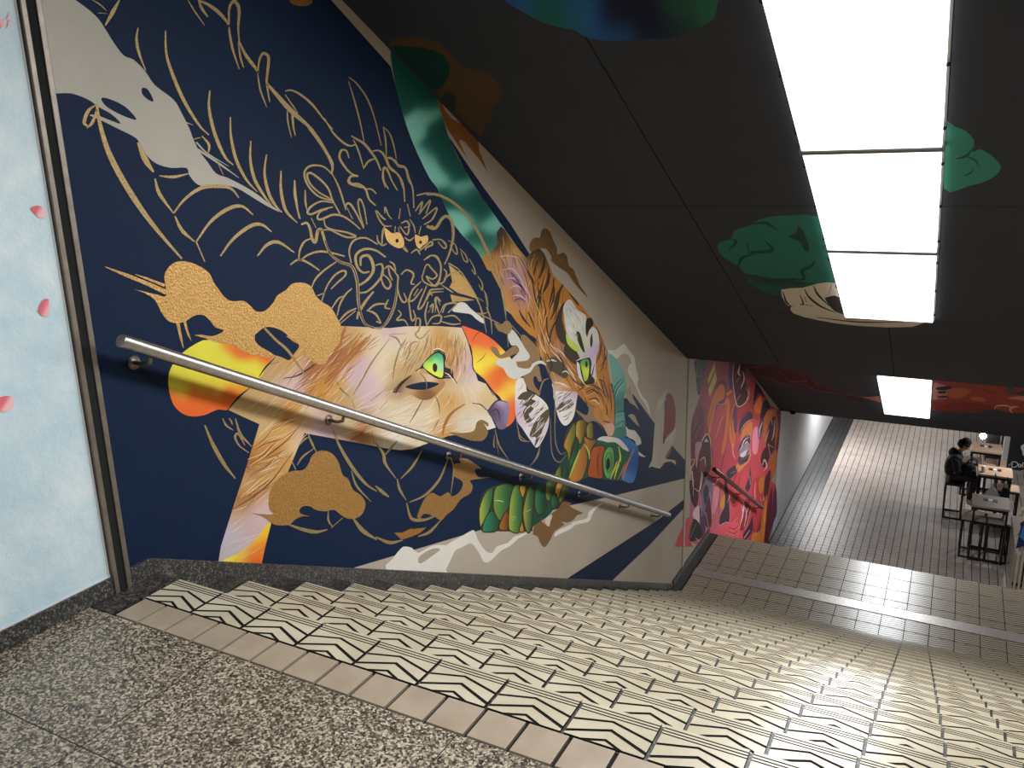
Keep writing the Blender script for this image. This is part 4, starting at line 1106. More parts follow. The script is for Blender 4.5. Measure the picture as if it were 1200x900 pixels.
strokes(p, M_, '''24:95 494 50 460 0 415; 22:0 110 55 190 70 260 142 362; 16:70 195 110 150 155 100; 16:178 366 260 280 328 165; 18:153 366 170 440 217 518; 18:238 532 350 480 450 370 512 220; 11:525 203 550 300 530 472; 22:220 536 240 620 270 655 350 655 425 628; 24:0 775 100 815 192 798; 20:300 772 380 740 465 652; 10:840 20 870 130 935 230; 9:835 60 832 130 840 150; 9:850 100 865 195; 10:1000 0 1020 90 1085 105; 9:1160 130 1130 220 1085 280''', GOLD, 14, (0.35, 1, 0.25))
strokes(p, N_, '8:30 130 55 240 120 290; 8:270 120 280 360 330 430 380 380; 8:300 60 305 280 340 370 375 360; 7:200 310 180 390 125 460; 7:445 50 480 120', (150, 132, 96), 8)
strokes(p, K_, '9:470 0 510 90 540 240; 9:540 60 570 140 580 250; 9:480 105 560 140 650 185; 8:690 250 692 340; 8:655 0 680 150; 8:720 190 780 260; 9:915 650 940 580 980 560; 7:1020 640 1025 880', GOLD, 8, (0.8, 1, 0.4))
for q, r in ((A('752 793')[0], 1.9), (A('917 803')[0], 1.7)):
    p.fill([Vector((q[0] + r * cos(a), q[1] + r * 1.25 * sin(a))) for a in [k * pi / 4 for k in range(8)]], (36, 28, 26), True, mat=M['paint'])
p.build('dragon_line_painting', wall_left)

# ---- red wall painting over the second flight
p = Paint()
rd, pk = (146, 70, 74), (200, 106, 120)  # base red brightens to pink downward, the lower panel's light put into it
p.fill(PX('829 418 875 424 882 440 893 457 903 475 915.5 482 913.5 505 911 525 910 545 906.5 558 904 563 909 568 910 600 899 640 899 660 838 660 830 645 808 633 808 605 810 560 809.5 520 810 500 812 488 820 465 822 450'), rd, False, step=4, grad=[
    (835, 430, (146, 52, 54)), (860, 440, rd), (880, 470, (166, 62, 60)), (850, 480, (176, 66, 70)), (815, 500, (120, 50, 58)), (840, 500, (186, 70, 76)), (885, 510, (206, 84, 90)), (860, 540, (196, 74, 84)), (875, 570, (206, 78, 86)), (840, 600, pk), (870, 610, (206, 76, 82)), (890, 600, (186, 62, 66)), (850, 630, (226, 96, 108)), (900, 620, (120, 46, 66))])
def fo(F, txt, c, smooth=True): p.fill(F(txt), c, smooth, n=3)
fo(O_, '258 92 372 100 345 180 312 330 296 402 276 350 264 200', (66, 64, 64)); fo(O_, '230 700 245 600 300 480 330 560 330 700 300 800 240 900', (112, 46, 56))
strokes(p, O_, '6:290 100 275 240 320 225 300 330; 5:240 720 270 640 300 560; 5:250 800 290 700 330 640; 4:260 600 300 680', (150, 120, 116), 5)
fo(O_, '368 262 430 108 434 172 376 302', (206, 176, 78), False); fo(O_, '374 350 440 182 450 262 388 418', (206, 176, 78), False)
fo(O_, '440 340 470 280 505 262 525 300 525 420 500 460 470 470', (104, 48, 80)); fo(O_, '366 650 400 460 460 330 500 302 520 345 510 430 450 470 420 600 392 745', (214, 120, 54))
fo(O_, '400 700 440 540 500 480 530 540 520 760 450 900 400 900', (196, 78, 84)); fo(O_, '560 118 605 130 600 300 575 350 555 280', (84, 48, 78))
fo(O_, '600 125 690 128 705 250 722 400 700 460 645 500 612 430 588 250', (82, 38, 42))
strokes(p, O_, '7:600 130 590 240 610 420 640 498 700 465 735 390 700 330; 16:655 130 640 200 660 230; 12:680 190 690 260 660 340; 9:620 280 650 240; 8:630 440 660 390', (216, 190, 176), 7)
fo(O_, '525 450 560 438 562 560 542 760 512 900 488 900 530 640', (210, 116, 56)); fo(O_, '530 380 580 350 585 370 540 410', (210, 120, 50), False); fo(O_, '565 640 600 610 612 800 590 870 558 760', (214, 120, 62)); fo(O_, '590 500 625 520 625 700 605 720', (104, 58, 84))
fo(O_, '640 735 655 640 700 570 750 548 768 600 720 620 685 680 655 740', (70, 58, 72)); fo(O_, '680 700 730 640 765 640 755 740 700 750 660 800', (222, 128, 76))
fo(O_, '636 900 660 820 700 760 742 748 738 850 720 900', (74, 62, 74)); fo(O_, '680 860 715 800 728 850 715 890', (226, 206, 206))
fo(O_, '766 560 770 500 800 420 840 395 860 470 850 560 800 620', (186, 66, 56)); fo(O_, '780 520 810 430 840 410 850 500 820 560', (212, 108, 54)); fo(O_, '770 480 790 300 830 330 870 420 830 380 800 420', (50, 34, 44)); fo(O_, '850 480 890 440 920 500 912 600 890 540 860 600 830 620', (44, 32, 42))
fo(O_, '766 720 800 670 822 740 806 900 766 900', (236, 140, 160)); fo(O_, '815 690 835 620 860 600 862 660 830 780 812 760', (92, 70, 96)); strokes(p, O_, '9:820 770 830 690 855 630', (226, 204, 214), 8)
fo(O_, '858 800 860 650 890 545 930 520 1010 542 1002 740 985 900 940 900 950 640 900 640 880 800', (206, 112, 52)); fo(O_, '975 545 1012 542 1003 740 985 900 960 900 990 700', (140, 44, 44)); fo(O_, '880 860 900 690 940 590 968 600 962 760 950 905 880 905', (84, 38, 42))
strokes(p, O_, '14:930 610 940 660; 14:880 800 910 700; 10:960 620 950 740 930 800; 12:900 830 950 860', (220, 200, 200), 9)
fo(O_, '285 900 320 800 365 740 388 780 392 900', (82, 42, 48)); fo(O_, '340 830 355 780 372 800 372 865', (206, 188, 196))
strokes(p, O_, '8:280 900 320 800 365 738 392 790 395 900', (226, 206, 176), 8)
fo(Q_, '240 180 270 60 290 0 395 0 402 200 352 300 330 420 290 412 252 340', (82, 42, 48)); fo(Q_, '290 240 310 150 340 120 360 180 330 260', (122, 58, 62)); fo(Q_, '260 0 320 0 290 100 270 220', (190, 140, 150)); fo(Q_, '210 330 250 340 290 420 270 560 225 500', (70, 34, 50)); 
strokes(p, Q_, '8:215 150 250 135 245 180 220 230 240 300 245 460; 8:250 390 300 410 330 260; 7:300 150 340 120 352 200; 18:320 250 300 400; 14:235 240 240 380; 7:395 0 405 190', (228, 204, 178), 8)
fo(Q_, '255 575 295 548 292 692 240 640', (226, 198, 206)); fo(Q_, '195 840 240 665 295 700 335 800 260 855', (54, 48, 54)); strokes(p, Q_, '6:195 845 240 670; 6:215 830 270 700; 10:265 830 300 855 325 830', (206, 190, 150), 6)
fo(Q_, '305 460 340 340 400 275 412 420 400 600 345 625 310 560', (132, 108, 134)); fo(Q_, '330 420 360 360 380 420 350 540', (66, 56, 74)); fo(Q_, '350 560 390 470 405 700 370 740 345 690', (92, 44, 60)); fo(Q_, '410 600 420 420 460 360 472 440 440 590', (226, 138, 150)); fo(Q_, '300 560 345 640 350 760 330 800 305 720', (86, 66, 92))
strokes(p, Q_, '10:340 300 380 300; 8:310 470 320 640; 7:390 420 410 660; 7:350 600 380 740; 7:430 420 450 540; 12:410 350 440 350 460 310', (232, 200, 210), 7)
fo(Q_, '535 250 612 188 622 250 560 310', (70, 58, 70)); fo(Q_, '620 190 690 130 745 30 742 140 690 200 640 250', (220, 130, 80)); fo(Q_, '640 60 700 0 740 0 735 90 680 110', (150, 130, 140)); fo(Q_, '640 120 700 110 735 90 720 150 650 190', (96, 74, 84)); fo(Q_, '738 190 755 320 730 420 700 390 735 280', (74, 56, 68)); fo(Q_, '515 340 540 330 560 560 552 690 474 712 486 620 520 540', (64, 50, 62)); fo(Q_, '480 560 490 480 520 450 515 560', (210, 150, 60)); fo(Q_, '560 460 640 440 645 520 600 560 570 520', (190, 50, 54)); fo(Q_, '570 480 635 470 600 530', (84, 40, 52))
fo(Q_, '470 730 560 690 640 700 640 820 550 840 470 790', (226, 92, 104)); strokes(p, Q_, '8:550 730 600 750 640 720; 8:540 770 600 790 640 760; 7:530 800 580 830', (120, 44, 60), 8); strokes(p, Q_, '6:470 720 520 700; 7:600 680 640 650; 6:540 780 600 800', (240, 180, 130), 6)
fo(Q_, '660 680 690 520 740 480 745 600 700 740 655 760', (150, 50, 56)); fo(Q_, '680 800 740 700 760 640 765 760 700 850', (70, 44, 60)); strokes(p, Q_, '9:640 470 690 540 650 740; 8:690 500 670 650; 8:720 560 690 740; 12:690 830 740 760; 8:740 280 745 360; 7:760 540 700 760', (228, 204, 206), 8)
fo(Q_, '765 340 830 300 850 420 830 640 790 780 765 600', (196, 62, 66)); fo(Q_, '820 330 870 280 860 400 830 440', (206, 116, 50)); fo(Q_, '835 130 870 40 920 30 905 150 860 210', (80, 36, 40)); strokes(p, Q_, '10:850 190 870 140 890 200 860 240; 16:860 500 890 360 910 260; 9:900 0 920 100', (222, 204, 196), 9); fo(Q_, '870 320 925 230 900 440 870 520', (84, 32, 40))
fo(Q_, '925 260 930 100 975 60 968 180 945 285', (206, 112, 48)); fo(Q_, '750 850 770 780 830 770 850 600 890 440 885 600 885 870 800 900 750 900', (212, 122, 52)); fo(Q_, '865 870 890 620 925 400 938 430 930 600 890 880', (104, 34, 44)); fo(Q_, '885 880 930 610 968 368 978 600 945 700 900 880', (104, 44, 78)); strokes(p, Q_, '6:860 840 870 640 890 500; 6:790 800 830 760', (240, 190, 90), 6)
fo(Q_, '80 905 110 820 188 655 200 700 205 830 240 905', (206, 88, 92), False); fo(Q_, '190 655 215 640 210 800 200 860', (206, 88, 92), False)
strokes(p, O_, '4:300 440 330 560 320 700; 4:420 480 380 640 360 800; 5:455 330 480 280 512 262 530 300 525 420; 4:540 470 520 620 500 780; 4:610 520 580 660 600 820; 4:700 330 740 420 760 520; 5:760 520 800 430 845 400 855 500; 5:765 560 720 545 670 590 640 680', (70, 34, 52), 4)
strokes(p, O_, '4:452 470 500 480 540 450; 4:440 780 480 640 520 560; 4:560 640 600 500 612 470; 5:640 740 700 650 765 610; 4:740 330 720 420 700 480; 4:905 560 930 540 960 545; 5:700 770 745 745 748 800', (216, 176, 150), 4)
strokes(p, O_, '9:660 880 690 800 735 765; 6:700 870 720 830; 7:790 690 800 760', (230, 222, 226), 7)
strokes(p, Q_, '5:540 0 500 160 480 300; 4:590 60 600 110 630 140; 5:420 20 405 200; 4:480 360 470 520 465 700; 4:555 560 548 690; 5:640 190 610 300 560 420; 4:660 240 640 380 650 440; 4:770 620 740 780 700 830; 5:850 640 870 760', (84, 36, 54), 5)
strokes(p, Q_, '6:590 0 595 90 620 140; 6:650 110 690 70 730 40; 5:575 260 620 240; 5:540 520 560 470 570 440; 6:665 540 680 620 665 690; 6:700 560 710 640 690 720; 6:745 520 700 640; 5:470 720 530 690 560 700; 5:790 330 785 440 800 560; 4:830 460 850 560', (232, 196, 196), 5)
strokes(p, Q_, '14:640 130 690 105 735 60; 10:630 150 700 150 735 100', (60, 48, 60), 10)
p.fill(Q_('655 95 690 70 715 60 700 105 670 120'), (214, 206, 212))
p.build('red_wall_painting', wall_left)

# ---- petals on the blue panel
def blue_mat():
    m = new_mat('pale blue panel', rgb(206, 226, 232), 0.55)
    nt, N, L, b = nodes_of(m)
    pos = coords(nt)
    n = noise(nt, pos, 4.5, 6, 0.6)
    r = ramp(nt, n.outputs['Fac'], [(0.30, rgb(186, 212, 222)), (0.5, rgb(205, 224, 230)), (0.72, rgb(228, 236, 238))])
    L.new(r.outputs['Color'], b.inputs['Base Color'])
    n2 = noise(nt, pos, 30, 6, 0.65)
    add_bump(nt, b, n2.outputs['Fac'], 0.35, 0.01)
    return m
M['blue_panel'] = blue_mat()
mb = MB(); mb.box(WX, WX + 0.003, -6.0, -0.190, 0.072, 3.0, M['blue_panel'])
mb.build('blue_panel', wall_blue)
mb = MB(); mb.box(WX, WX + 0.006, -6.0, -0.183, 0.069, 0.0745, M['wall_white']); mb.box(WX, WX + 0.005, -0.191, -0.185, 0.07, 3.0, M['wall_white'])
mb.build('panel_edge', wall_blue)
for s in ('-6 38 4 30 12 12 8 34 13 24 0 24', '36 244 44 241 52 245 53 254 47 256 40 250', '45 362 50 352 57 351 58 368 51 371 45 366', '-2 467 8 464 16 467 15 478 4 483 -2 478', '-60 130 -50 120 -42 128 -50 140', '-80 300 -70 292 -60 300 -72 310'):
    p = Paint(surf=lambda u, v, h: hit(u, v, 0, WX + 0.0032 + h))
    p.fill(PX(s), (240, 160, 165), True, n=3, step=2, grad=[(p.surf and PX(s)[0][0], PX(s)[0][1], (226, 110, 120)), (PX(s)[3][0], PX(s)[3][1], (246, 196, 198))])
    p.build('petal_painting', wall_blue)

# ---- ceiling paintings
LAYER[0] = 0.0002
R3 = FR(600, 0, 2); C7 = FR(560, 0, 3.529); C8 = FR(820, 220, 3.75); C9 = FR(1010, 420, 6.316); C4 = FR(850, 400, 7.5)
p = Paint(on_ceil, M['ceil_paint'])
p.fill(U_('479 166 500 135 560 130 640 150 690 190 720 230 780 245 830 270 865 320 850 360 825 385 830 420 800 445 787 478 700 390 625 312'), (86, 64, 42), True, n=3)
p.fill(U_('480 168 520 162 600 170 660 195 682 240 665 290 626 314 560 250'), (16, 58, 52), True, n=3)
p.fill(U_('655 345 675 322 700 335 702 375 690 390'), (52, 51, 53), True, n=3)
p.build('brown_cloud_painting', ceil_a)
p = Paint(on_ceil, M['ceil_paint'])
p.fill(C7('60 -60 110 0 180 45 260 90 350 115 400 125 440 150 500 165 580 168 700 160 800 160 900 120 970 80 990 20 985 -30 900 -120 600 -160 250 -120'), (40, 84, 140), True, n=3, step=6, grad=[
    (592, 0, (40, 96, 160)), (610, 12, (44, 104, 168)), (635, 12, (34, 100, 100)), (645, 25, (40, 108, 84)), (672, 28, (40, 104, 110)), (660, 5, (36, 96, 130)), (685, 20, (44, 104, 176)), (700, 40, (40, 96, 160)), (725, 44, (40, 92, 150)), (720, 20, (22, 30, 56)), (740, 5, (24, 28, 50)), (760, 30, (22, 30, 58)), (780, 40, (26, 40, 66)), (800, 10, (40, 84, 64)), (825, 8, (40, 100, 78)), (835, 15, (44, 104, 80)), (800, 35, (40, 66, 66)), (700, -30, (30, 60, 100)), (800, -30, (36, 84, 70))])
p.build('blue_balloon_painting', ceil_a)
p = Paint(on_ceil, M['ceil_paint'])
TE, TD = (44, 112, 98), (26, 70, 63)
p.fill(C8('195 380 240 410 330 430 440 425 520 415 600 412 602 440 510 425 460 435 362 446 356 476 280 455 220 420'), (26, 92, 78), True, n=3)
p.fill(C8('80 270 85 240 140 225 150 190 220 165 260 140 330 125 400 122 526 128 560 250 600 418 510 420 440 412 400 402 300 398 220 380 190 370 168 342 110 310'), TE, True, n=2)
p.fill(C8('392 215 425 195 430 165 460 200 482 270 462 278 440 240'), (40, 70, 64), True, n=3)
strokes(p, C8, '16:215 285 290 280 320 270 290 235; 12:130 270 160 240 145 225; 14:170 345 185 310 240 290; 16:505 320 490 345 450 365 460 400 430 405; 20:230 385 330 408 430 400; 14:230 160 290 155 340 185; 12:210 245 215 290', TD, 12)
p.fill(C8('358 448 450 440 520 421 596 419 612 480 560 480 552 492 590 535 640 557 700 566 985 570 935 612 700 607 520 582 412 552 395 522 378 508'), (214, 203, 186), True, n=2)
p.fill(C8('553 490 570 478 608 480 634 552 600 545 575 525'), (52, 51, 53), True, n=3)
strokes(p, C8, '9:460 445 480 480 530 520 600 550; 9:500 430 520 470 570 520; 8:365 455 380 500 400 520; 8:400 550 395 525 408 520; 7:440 470 455 510 440 512; 7:460 480 470 505; 6:440 510 500 520; 7:580 425 565 470; 6:520 570 700 590 900 590; 5:640 580 830 575', (60, 52, 48), 8)
p.build('green_cloud_painting', ceil_a)
p = Paint(on_ceil, M['ceil_paint'])
p.fill(R3('1012 292 1040 298 1062 306 1083 330 1080 355 1100 350 1130 370 1146 395 1120 420 1070 436 1012 441'), (60, 134, 116), True, n=3)
strokes(p, R3, '6:1040 372 1065 365 1082 345; 5:1065 366 1085 375 1095 388; 4:1060 412 1075 405 1082 395', (36, 84, 74), 5)
p.build('teal_cloud_painting', ceil_a)
LAYER[0] = 0.0002
p = Paint(on_ceil2, M['ceil_paint'])
RC = (150, 66, 52)
p.fill(C9('520 150 700 170 1000 186 1250 205 1250 408 1100 402 1000 376 930 376 850 402 700 396 600 392 505 382'), RC, False)
p.fill(C9('528 190 560 185 640 215 640 290 560 300 522 302'), (190, 130, 122), True, n=3)
for s in ('555 215 640 205 670 215 620 235 555 232', '562 245 620 240 622 258 570 258', '565 280 640 276 660 288 570 292'):
    p.fill(C9(s), (40, 38, 44), True, n=3)
p.fill(C9('620 250 660 225 770 222 805 245 750 285 700 300 640 285'), (176, 96, 62), True, n=3)
p.fill(C9('800 290 860 282 915 300 905 322 830 310'), (180, 100, 58), True, n=3)
p.fill(C9('1060 210 1110 205 1150 260 1080 265'), (84, 74, 74), True, n=3); p.fill(C9('1140 260 1210 230 1210 275'), (70, 64, 68), True, n=3); p.fill(C9('1080 295 1150 280 1250 285 1250 320 1150 305'), (190, 130, 110), True, n=3)
p.fill(C9('515 310 600 340 700 320 850 330 960 350 1000 372 930 374 850 398 700 392 508 378'), (134, 50, 42), True, n=3)
strokes(p, C9, '10:980 378 1000 352 1080 352 1130 380; 14:1115 405 1098 380 1115 360 1160 358', (206, 180, 140), 9); strokes(p, C9, '6:790 185 830 210 790 230 780 260; 6:880 220 940 250 1050 260; 5:780 350 860 380 930 360', (110, 36, 36), 6)
p.fill(C9('-10 284 60 286 132 278 142 326 90 312'), (176, 118, 112), False)
p.fill(C4('200 200 350 205 480 240 700 280 900 420 1200 500 1200 540 1000 480 800 440 640 390 400 330 250 270'), (72, 44, 50), True, n=3)
strokes(p, C4, '8:205 215 260 230 350 218; 8:270 300 400 330 545 405; 10:460 250 520 300 560 350 660 350 710 340 640 270 560 250; 10:560 350 700 390 800 430 1000 460 1200 490; 9:720 300 790 360 870 420; 12:760 410 800 430; 14:1040 470 1070 495; 8:1090 465 1200 480; 6:300 370 400 380', (124, 66, 78), 8)
p.build('red_ceiling_painting', ceil_b)


# ================================================================== THINGS
M['wood'] = mottled('pale wood top', rgb(178, 150, 126), rgb(196, 168, 144), 14, 0.45)
M['wood_grey'] = mottled('greyer wood top', rgb(128, 114, 104), rgb(146, 131, 120), 14, 0.5)  # darker, greyer tone of the wood tops
M['frame_black'] = new_mat('black steel frame', rgb(28, 25, 26), 0.45, 0.3)
M['paper_white'] = new_mat('white paper', rgb(226, 224, 220), 0.6)
M['rail_brown'] = mottled('brown metal rail', rgb(74, 42, 40), rgb(92, 55, 50), 20, 0.3, metal=0.7)  # dark metal, the red wall's reflection put into its brown


def handrail(name, a, b, r, mat, brackets, label):
    a, b = Vector(a), Vector(b)
    t = empty(name, (WX, a.y, a.z), label, 'handrail')
    org = Vector((WX, a.y, a.z))
    mb = MB()
    d = (b - a).normalized()
    A_, B_ = a - org, b - org
    mb.tube([A_, A_ + d * 0.004, B_ - d * 0.004, B_], [r * 0.9, r, r, r * 0.9], mat, 20)
    rail = mb.build('rail', t, smooth=False)
    for f in rail.data.polygons:
        f.use_smooth = len(f.vertices) == 4
    for y in brackets:
        s = (y - a.y) / (b.y - a.y)
        p = A_ + (B_ - A_) * s
        mb = MB()
        n = 14
        mb.tube([(0.0, p.y, p.z - 0.055), (0.006, p.y, p.z - 0.055)], 0.026, M['trim_metal'], n)
        mb.tube([(0.004, p.y, p.z - 0.055), (p.x * 0.55, p.y, p.z - 0.057), (p.x * 0.88, p.y, p.z - 0.048), (p.x, p.y, p.z - r * 0.7)], 0.0085, M['trim_metal'], 8)
        mb.build('bracket', t, smooth=True)
    return t


RX = WX + 0.10
ra, rb = hit(141, 399, 0, RX), hit(784, 603.5, 0, RX)
bys = [hit(u, v, 0, RX).y for u, v in ((176, 411), (403, 483), (541, 527), (624, 554), (691, 575), (738, 590), (774, 601))]
handrail('handrail', ra, rb, 0.0245, M['steel'], bys, 'brushed steel handrail sloping down the wall across the painted fox')
ra, rb = hit(837, 550, 0, RX), hit(893.5, 595, 0, RX)
handrail('handrail', ra, rb, 0.030, M['rail_brown'], [ra.y + 0.35, (ra.y + rb.y) / 2, rb.y - 0.25], 'short dark handrail on the red painted wall beyond the landing')


# ---- tables and stools of the seating row
def frame_box(mb, x0, x1, y0, y1, z0, z1, t, m, mids=()):
    pass


def make_table(x0, x1, y0, y1, top_mat, label, h=1.05):
    cx, cy = (x0 + x1) / 2, (y0 + y1) / 2
    t = empty('high_table', (cx, cy, FZ), label, 'table', 'high square tables along the corridor')
    w, d = (x1 - x0) / 2, (y1 - y0) / 2
    mb = MB(); mb.box(-w, w, -d, d, h - 0.036, h, top_mat); mb.build('table_top', t, bevel=0.004)
    k = 0.034
    for sx in (-1, 1):
        for sy in (-1, 1):
            xa, ya = sx * (w - 0.02), sy * (d - 0.02)
            mb = MB(); mb.box(min(xa, xa - sx * k), max(xa, xa - sx * k), min(ya, ya - sy * k), max(ya, ya - sy * k), 0, h - 0.036, M['frame_black'])
            mb.build('leg', t)
    for nm, z0 in (('apron', h - 0.085), ('foot_bar', 0.012)):
        for sx in (-1, 1):
            xa = sx * (w - 0.037)
            mb = MB(); mb.box(xa - 0.014, xa + 0.014, -d + 0.054, d - 0.054, z0, z0 + 0.045, M['frame_black']); mb.build(nm, t)
        for sy in (-1, 1):
            ya = sy * (d - 0.037)
            mb = MB(); mb.box(-w + 0.054, w - 0.054, ya - 0.014, ya + 0.014, z0, z0 + 0.045, M['frame_black']); mb.build(nm, t)
    return t


def make_stool(x0, x1, y0, y1, seat_mat, label, h=0.75):
    cx, cy = (x0 + x1) / 2, (y0 + y1) / 2
    t = empty('bar_stool', (cx, cy, FZ), label, 'stool', 'high stools of the seating row')
    w, d = (x1 - x0) / 2, (y1 - y0) / 2
    mb = MB(); mb.box(-w, w, -d, d, h - 0.03, h, seat_mat); mb.build('seat', t, bevel=0.004)
    k = 0.03
    for sx in (-1, 1):
        for sy in (-1, 1):
            xa, ya = sx * (w - 0.004), sy * (d - 0.004)
            mb = MB(); mb.box(min(xa, xa - sx * k), max(xa, xa - sx * k), min(ya, ya - sy * k), max(ya, ya - sy * k), 0, h - 0.03, M['frame_black'])
            mb.build('leg', t)
    for nm, z0, th in (('seat_rail', h - 0.062, 0.032), ('foot_rest', 0.28, 0.026), ('foot_bar', 0.0, 0.026)):
        for sx in (-1, 1):
            if nm == 'foot_rest' and sx < 0: continue
            xa = sx * (w - 0.019)
            mb = MB(); mb.box(xa - 0.013, xa + 0.013, -d + 0.034, d - 0.034, z0, z0 + th, M['frame_black']); mb.build(nm, t)
        if nm != 'foot_rest':
            for sy in (-1, 1):
                ya = sy * (d - 0.019)
                mb = MB(); mb.box(-w + 0.034, w - 0.034, ya - 0.013, ya + 0.013, z0, z0 + th, M['frame_black']); mb.build(nm, t)
    return t


tb = [(3.13, 3.70, 13.66, 14.25), (3.24, 3.81, 15.36, 15.93), (3.11, 3.68, 16.80, 17.40)]
make_table(*tb[0], M['wood_grey'], 'nearest high table with a dull brown top and two stools below it')
make_table(*tb[1], M['wood'], 'high table with a white cup, beside the seated person')
make_table(*tb[2], M['wood'], 'farthest high table, behind the seated person by the white pillar')
make_stool(3.00, 3.355, 13.74, 14.18, M['wood_grey'], 'left one of the two stools tucked under the nearest table')
make_stool(3.40, 3.755, 13.74, 14.18, M['wood_grey'], 'right one of the two stools tucked under the nearest table')
make_stool(2.70, 3.045, 15.47, 15.93, M['frame_black'], 'dark stool the hooded person sits on')
make_stool(3.585, 3.955, 15.45, 15.84, M['wood'], 'pale stool right of the middle table, close to the plant')
make_stool(3.42, 3.78, 16.88, 17.30, M['wood'], 'stool at the right side of the farthest table')
make_stool(2.99, 3.35, 16.90, 17.30, M['wood_grey'], 'stool at the left side of the farthest table, half hidden by the person')

# small printed cards lying on the tables
M['card'] = new_mat('dark card', rgb(44, 38, 38), 0.5)
for k, ((x0, x1, y0, y1), lab) in enumerate(zip(tb, ('dark and white card on the nearest table top', 'dark and white card beside the cup on the middle table', 'dark and white card on the farthest table top'))):
    cx, cy = (x0 + x1) / 2 - 0.01, (y0 + y1) / 2 + 0.05
    t = empty('table_card', (cx, cy, FZ + 1.05), lab, 'card', 'cards on the high tables')
    for xa in (-0.10, 0.04):
        mb = MB(); mb.box(xa, xa + 0.07, -0.05, 0.05, 0, 0.012, M['card']); mb.build('dark_card', t)
    mb = MB(); mb.box(-0.03, 0.04, -0.045, 0.045, 0, 0.009, M['paper_white']); mb.build('label', t)

# white paper cup
t = empty('paper_cup', (3.315, 15.50, FZ + 1.05), 'white paper cup on the near left corner of the middle table', 'cup')
mb = MB(); mb.lathe([(0.028, 0.0), (0.030, 0.004), (0.039, 0.105)], M['paper_white'], n=18); mb.build('cup_body', t, smooth=True)
mb = MB(); mb.lathe([(0.041, 0.102), (0.042, 0.108), (0.036, 0.113), (0.034, 0.118)], M['paper_white'], n=18); mb.build('lid', t, smooth=True)

# bag hook and the plastic bag hanging from the table edge
M['plastic'] = new_mat('thin white plastic', rgb(206, 210, 216), 0.3)
M['plastic'].node_tree.nodes['Principled BSDF'].inputs['Alpha'].default_value = 0.75
M['black_cloth'] = mottled('black cloth', rgb(11, 11, 13), rgb(20, 20, 23), 30, 0.8, 0.2, 200)
mb = MB(); mb.tube([(3.52, 15.44, -4.428), (3.52, 15.38, -4.425), (3.52, 15.345, -4.435), (3.52, 15.335, -4.50), (3.52, 15.32, -4.56), (3.52, 15.30, -4.57), (3.52, 15.285, -4.54)], 0.011, M['frame_black'], 8)
tag(mb.build('bag_hook', smooth=True), 'black hook over the near edge of the middle table', 'hook')


def sack(mb, c, prof, m, n=18, sy=0.4, seed=1, amp=0.08):
    R = random.Random(seed)
    ph = [R.uniform(0, 6.28) for _ in range(4)]
    b0 = len(mb.v); mi = mb.mat(m)
    for i, (r, z) in enumerate(prof):
        for k in range(n):
            a = 2 * pi * k / n
            q = r * (1 + amp * sin(3 * a + ph[0] + z * 9) + amp * 0.6 * sin(5 * a + ph[1] - z * 14))
            mb.v.append((c[0] + q * cos(a), c[1] + sy * q * sin(a), c[2] + z))
    for i in range(len(prof) - 1):
        for k in range(n):
            l = (k + 1) % n
            mb.f.append((b0 + i * n + k, b0 + i * n + l, b0 + (i + 1) * n + l, b0 + (i + 1) * n + k)); mb.mi.append(mi)
    mb.f.append(tuple(b0 + k for k in range(n - 1, -1, -1))); mb.mi.append(mi)
    e = b0 + (len(prof) - 1) * n
    mb.f.append(tuple(e + k for k in range(n))); mb.mi.append(mi)


t = empty('plastic_bag', (3.50, 15.27, -4.98), 'white plastic bag hanging below the edge of the middle table', 'bag')
mb = MB(); sack(mb, (0, 0, 0), [(0.05, 0.0), (0.10, 0.02), (0.12, 0.12), (0.105, 0.22), (0.06, 0.30), (0.025, 0.34)], M['plastic'], seed=4); mb.build('bag_body', t, smooth=True)
for s in (-1, 1):
    mb = MB(); mb.tube([(s * 0.02, 0, 0.33), (s * 0.028, 0.0, 0.37), (s * 0.015, 0.012, 0.41), (0.012, 0.02, 0.42)], 0.006, M['plastic'], 6); mb.build('handle', t, smooth=True)
t = empty('tote_bag', (3.71, 15.27, -4.98), 'slim black bag hanging beside the white plastic bag', 'bag')
mb = MB(); sack(mb, (0, 0, 0), [(0.05, 0.0), (0.075, 0.03), (0.075, 0.2), (0.06, 0.36)], M['black_cloth'], seed=7, amp=0.04); mb.build('bag_body', t, smooth=True)
mb = MB(); mb.tube([(-0.04, 0, 0.35), (-0.03, 0.03, 0.5), (0, 0.07, 0.555), (0.03, 0.03, 0.5), (0.04, 0, 0.35)], 0.007, M['black_cloth'], 6); mb.build('strap', t, smooth=True)


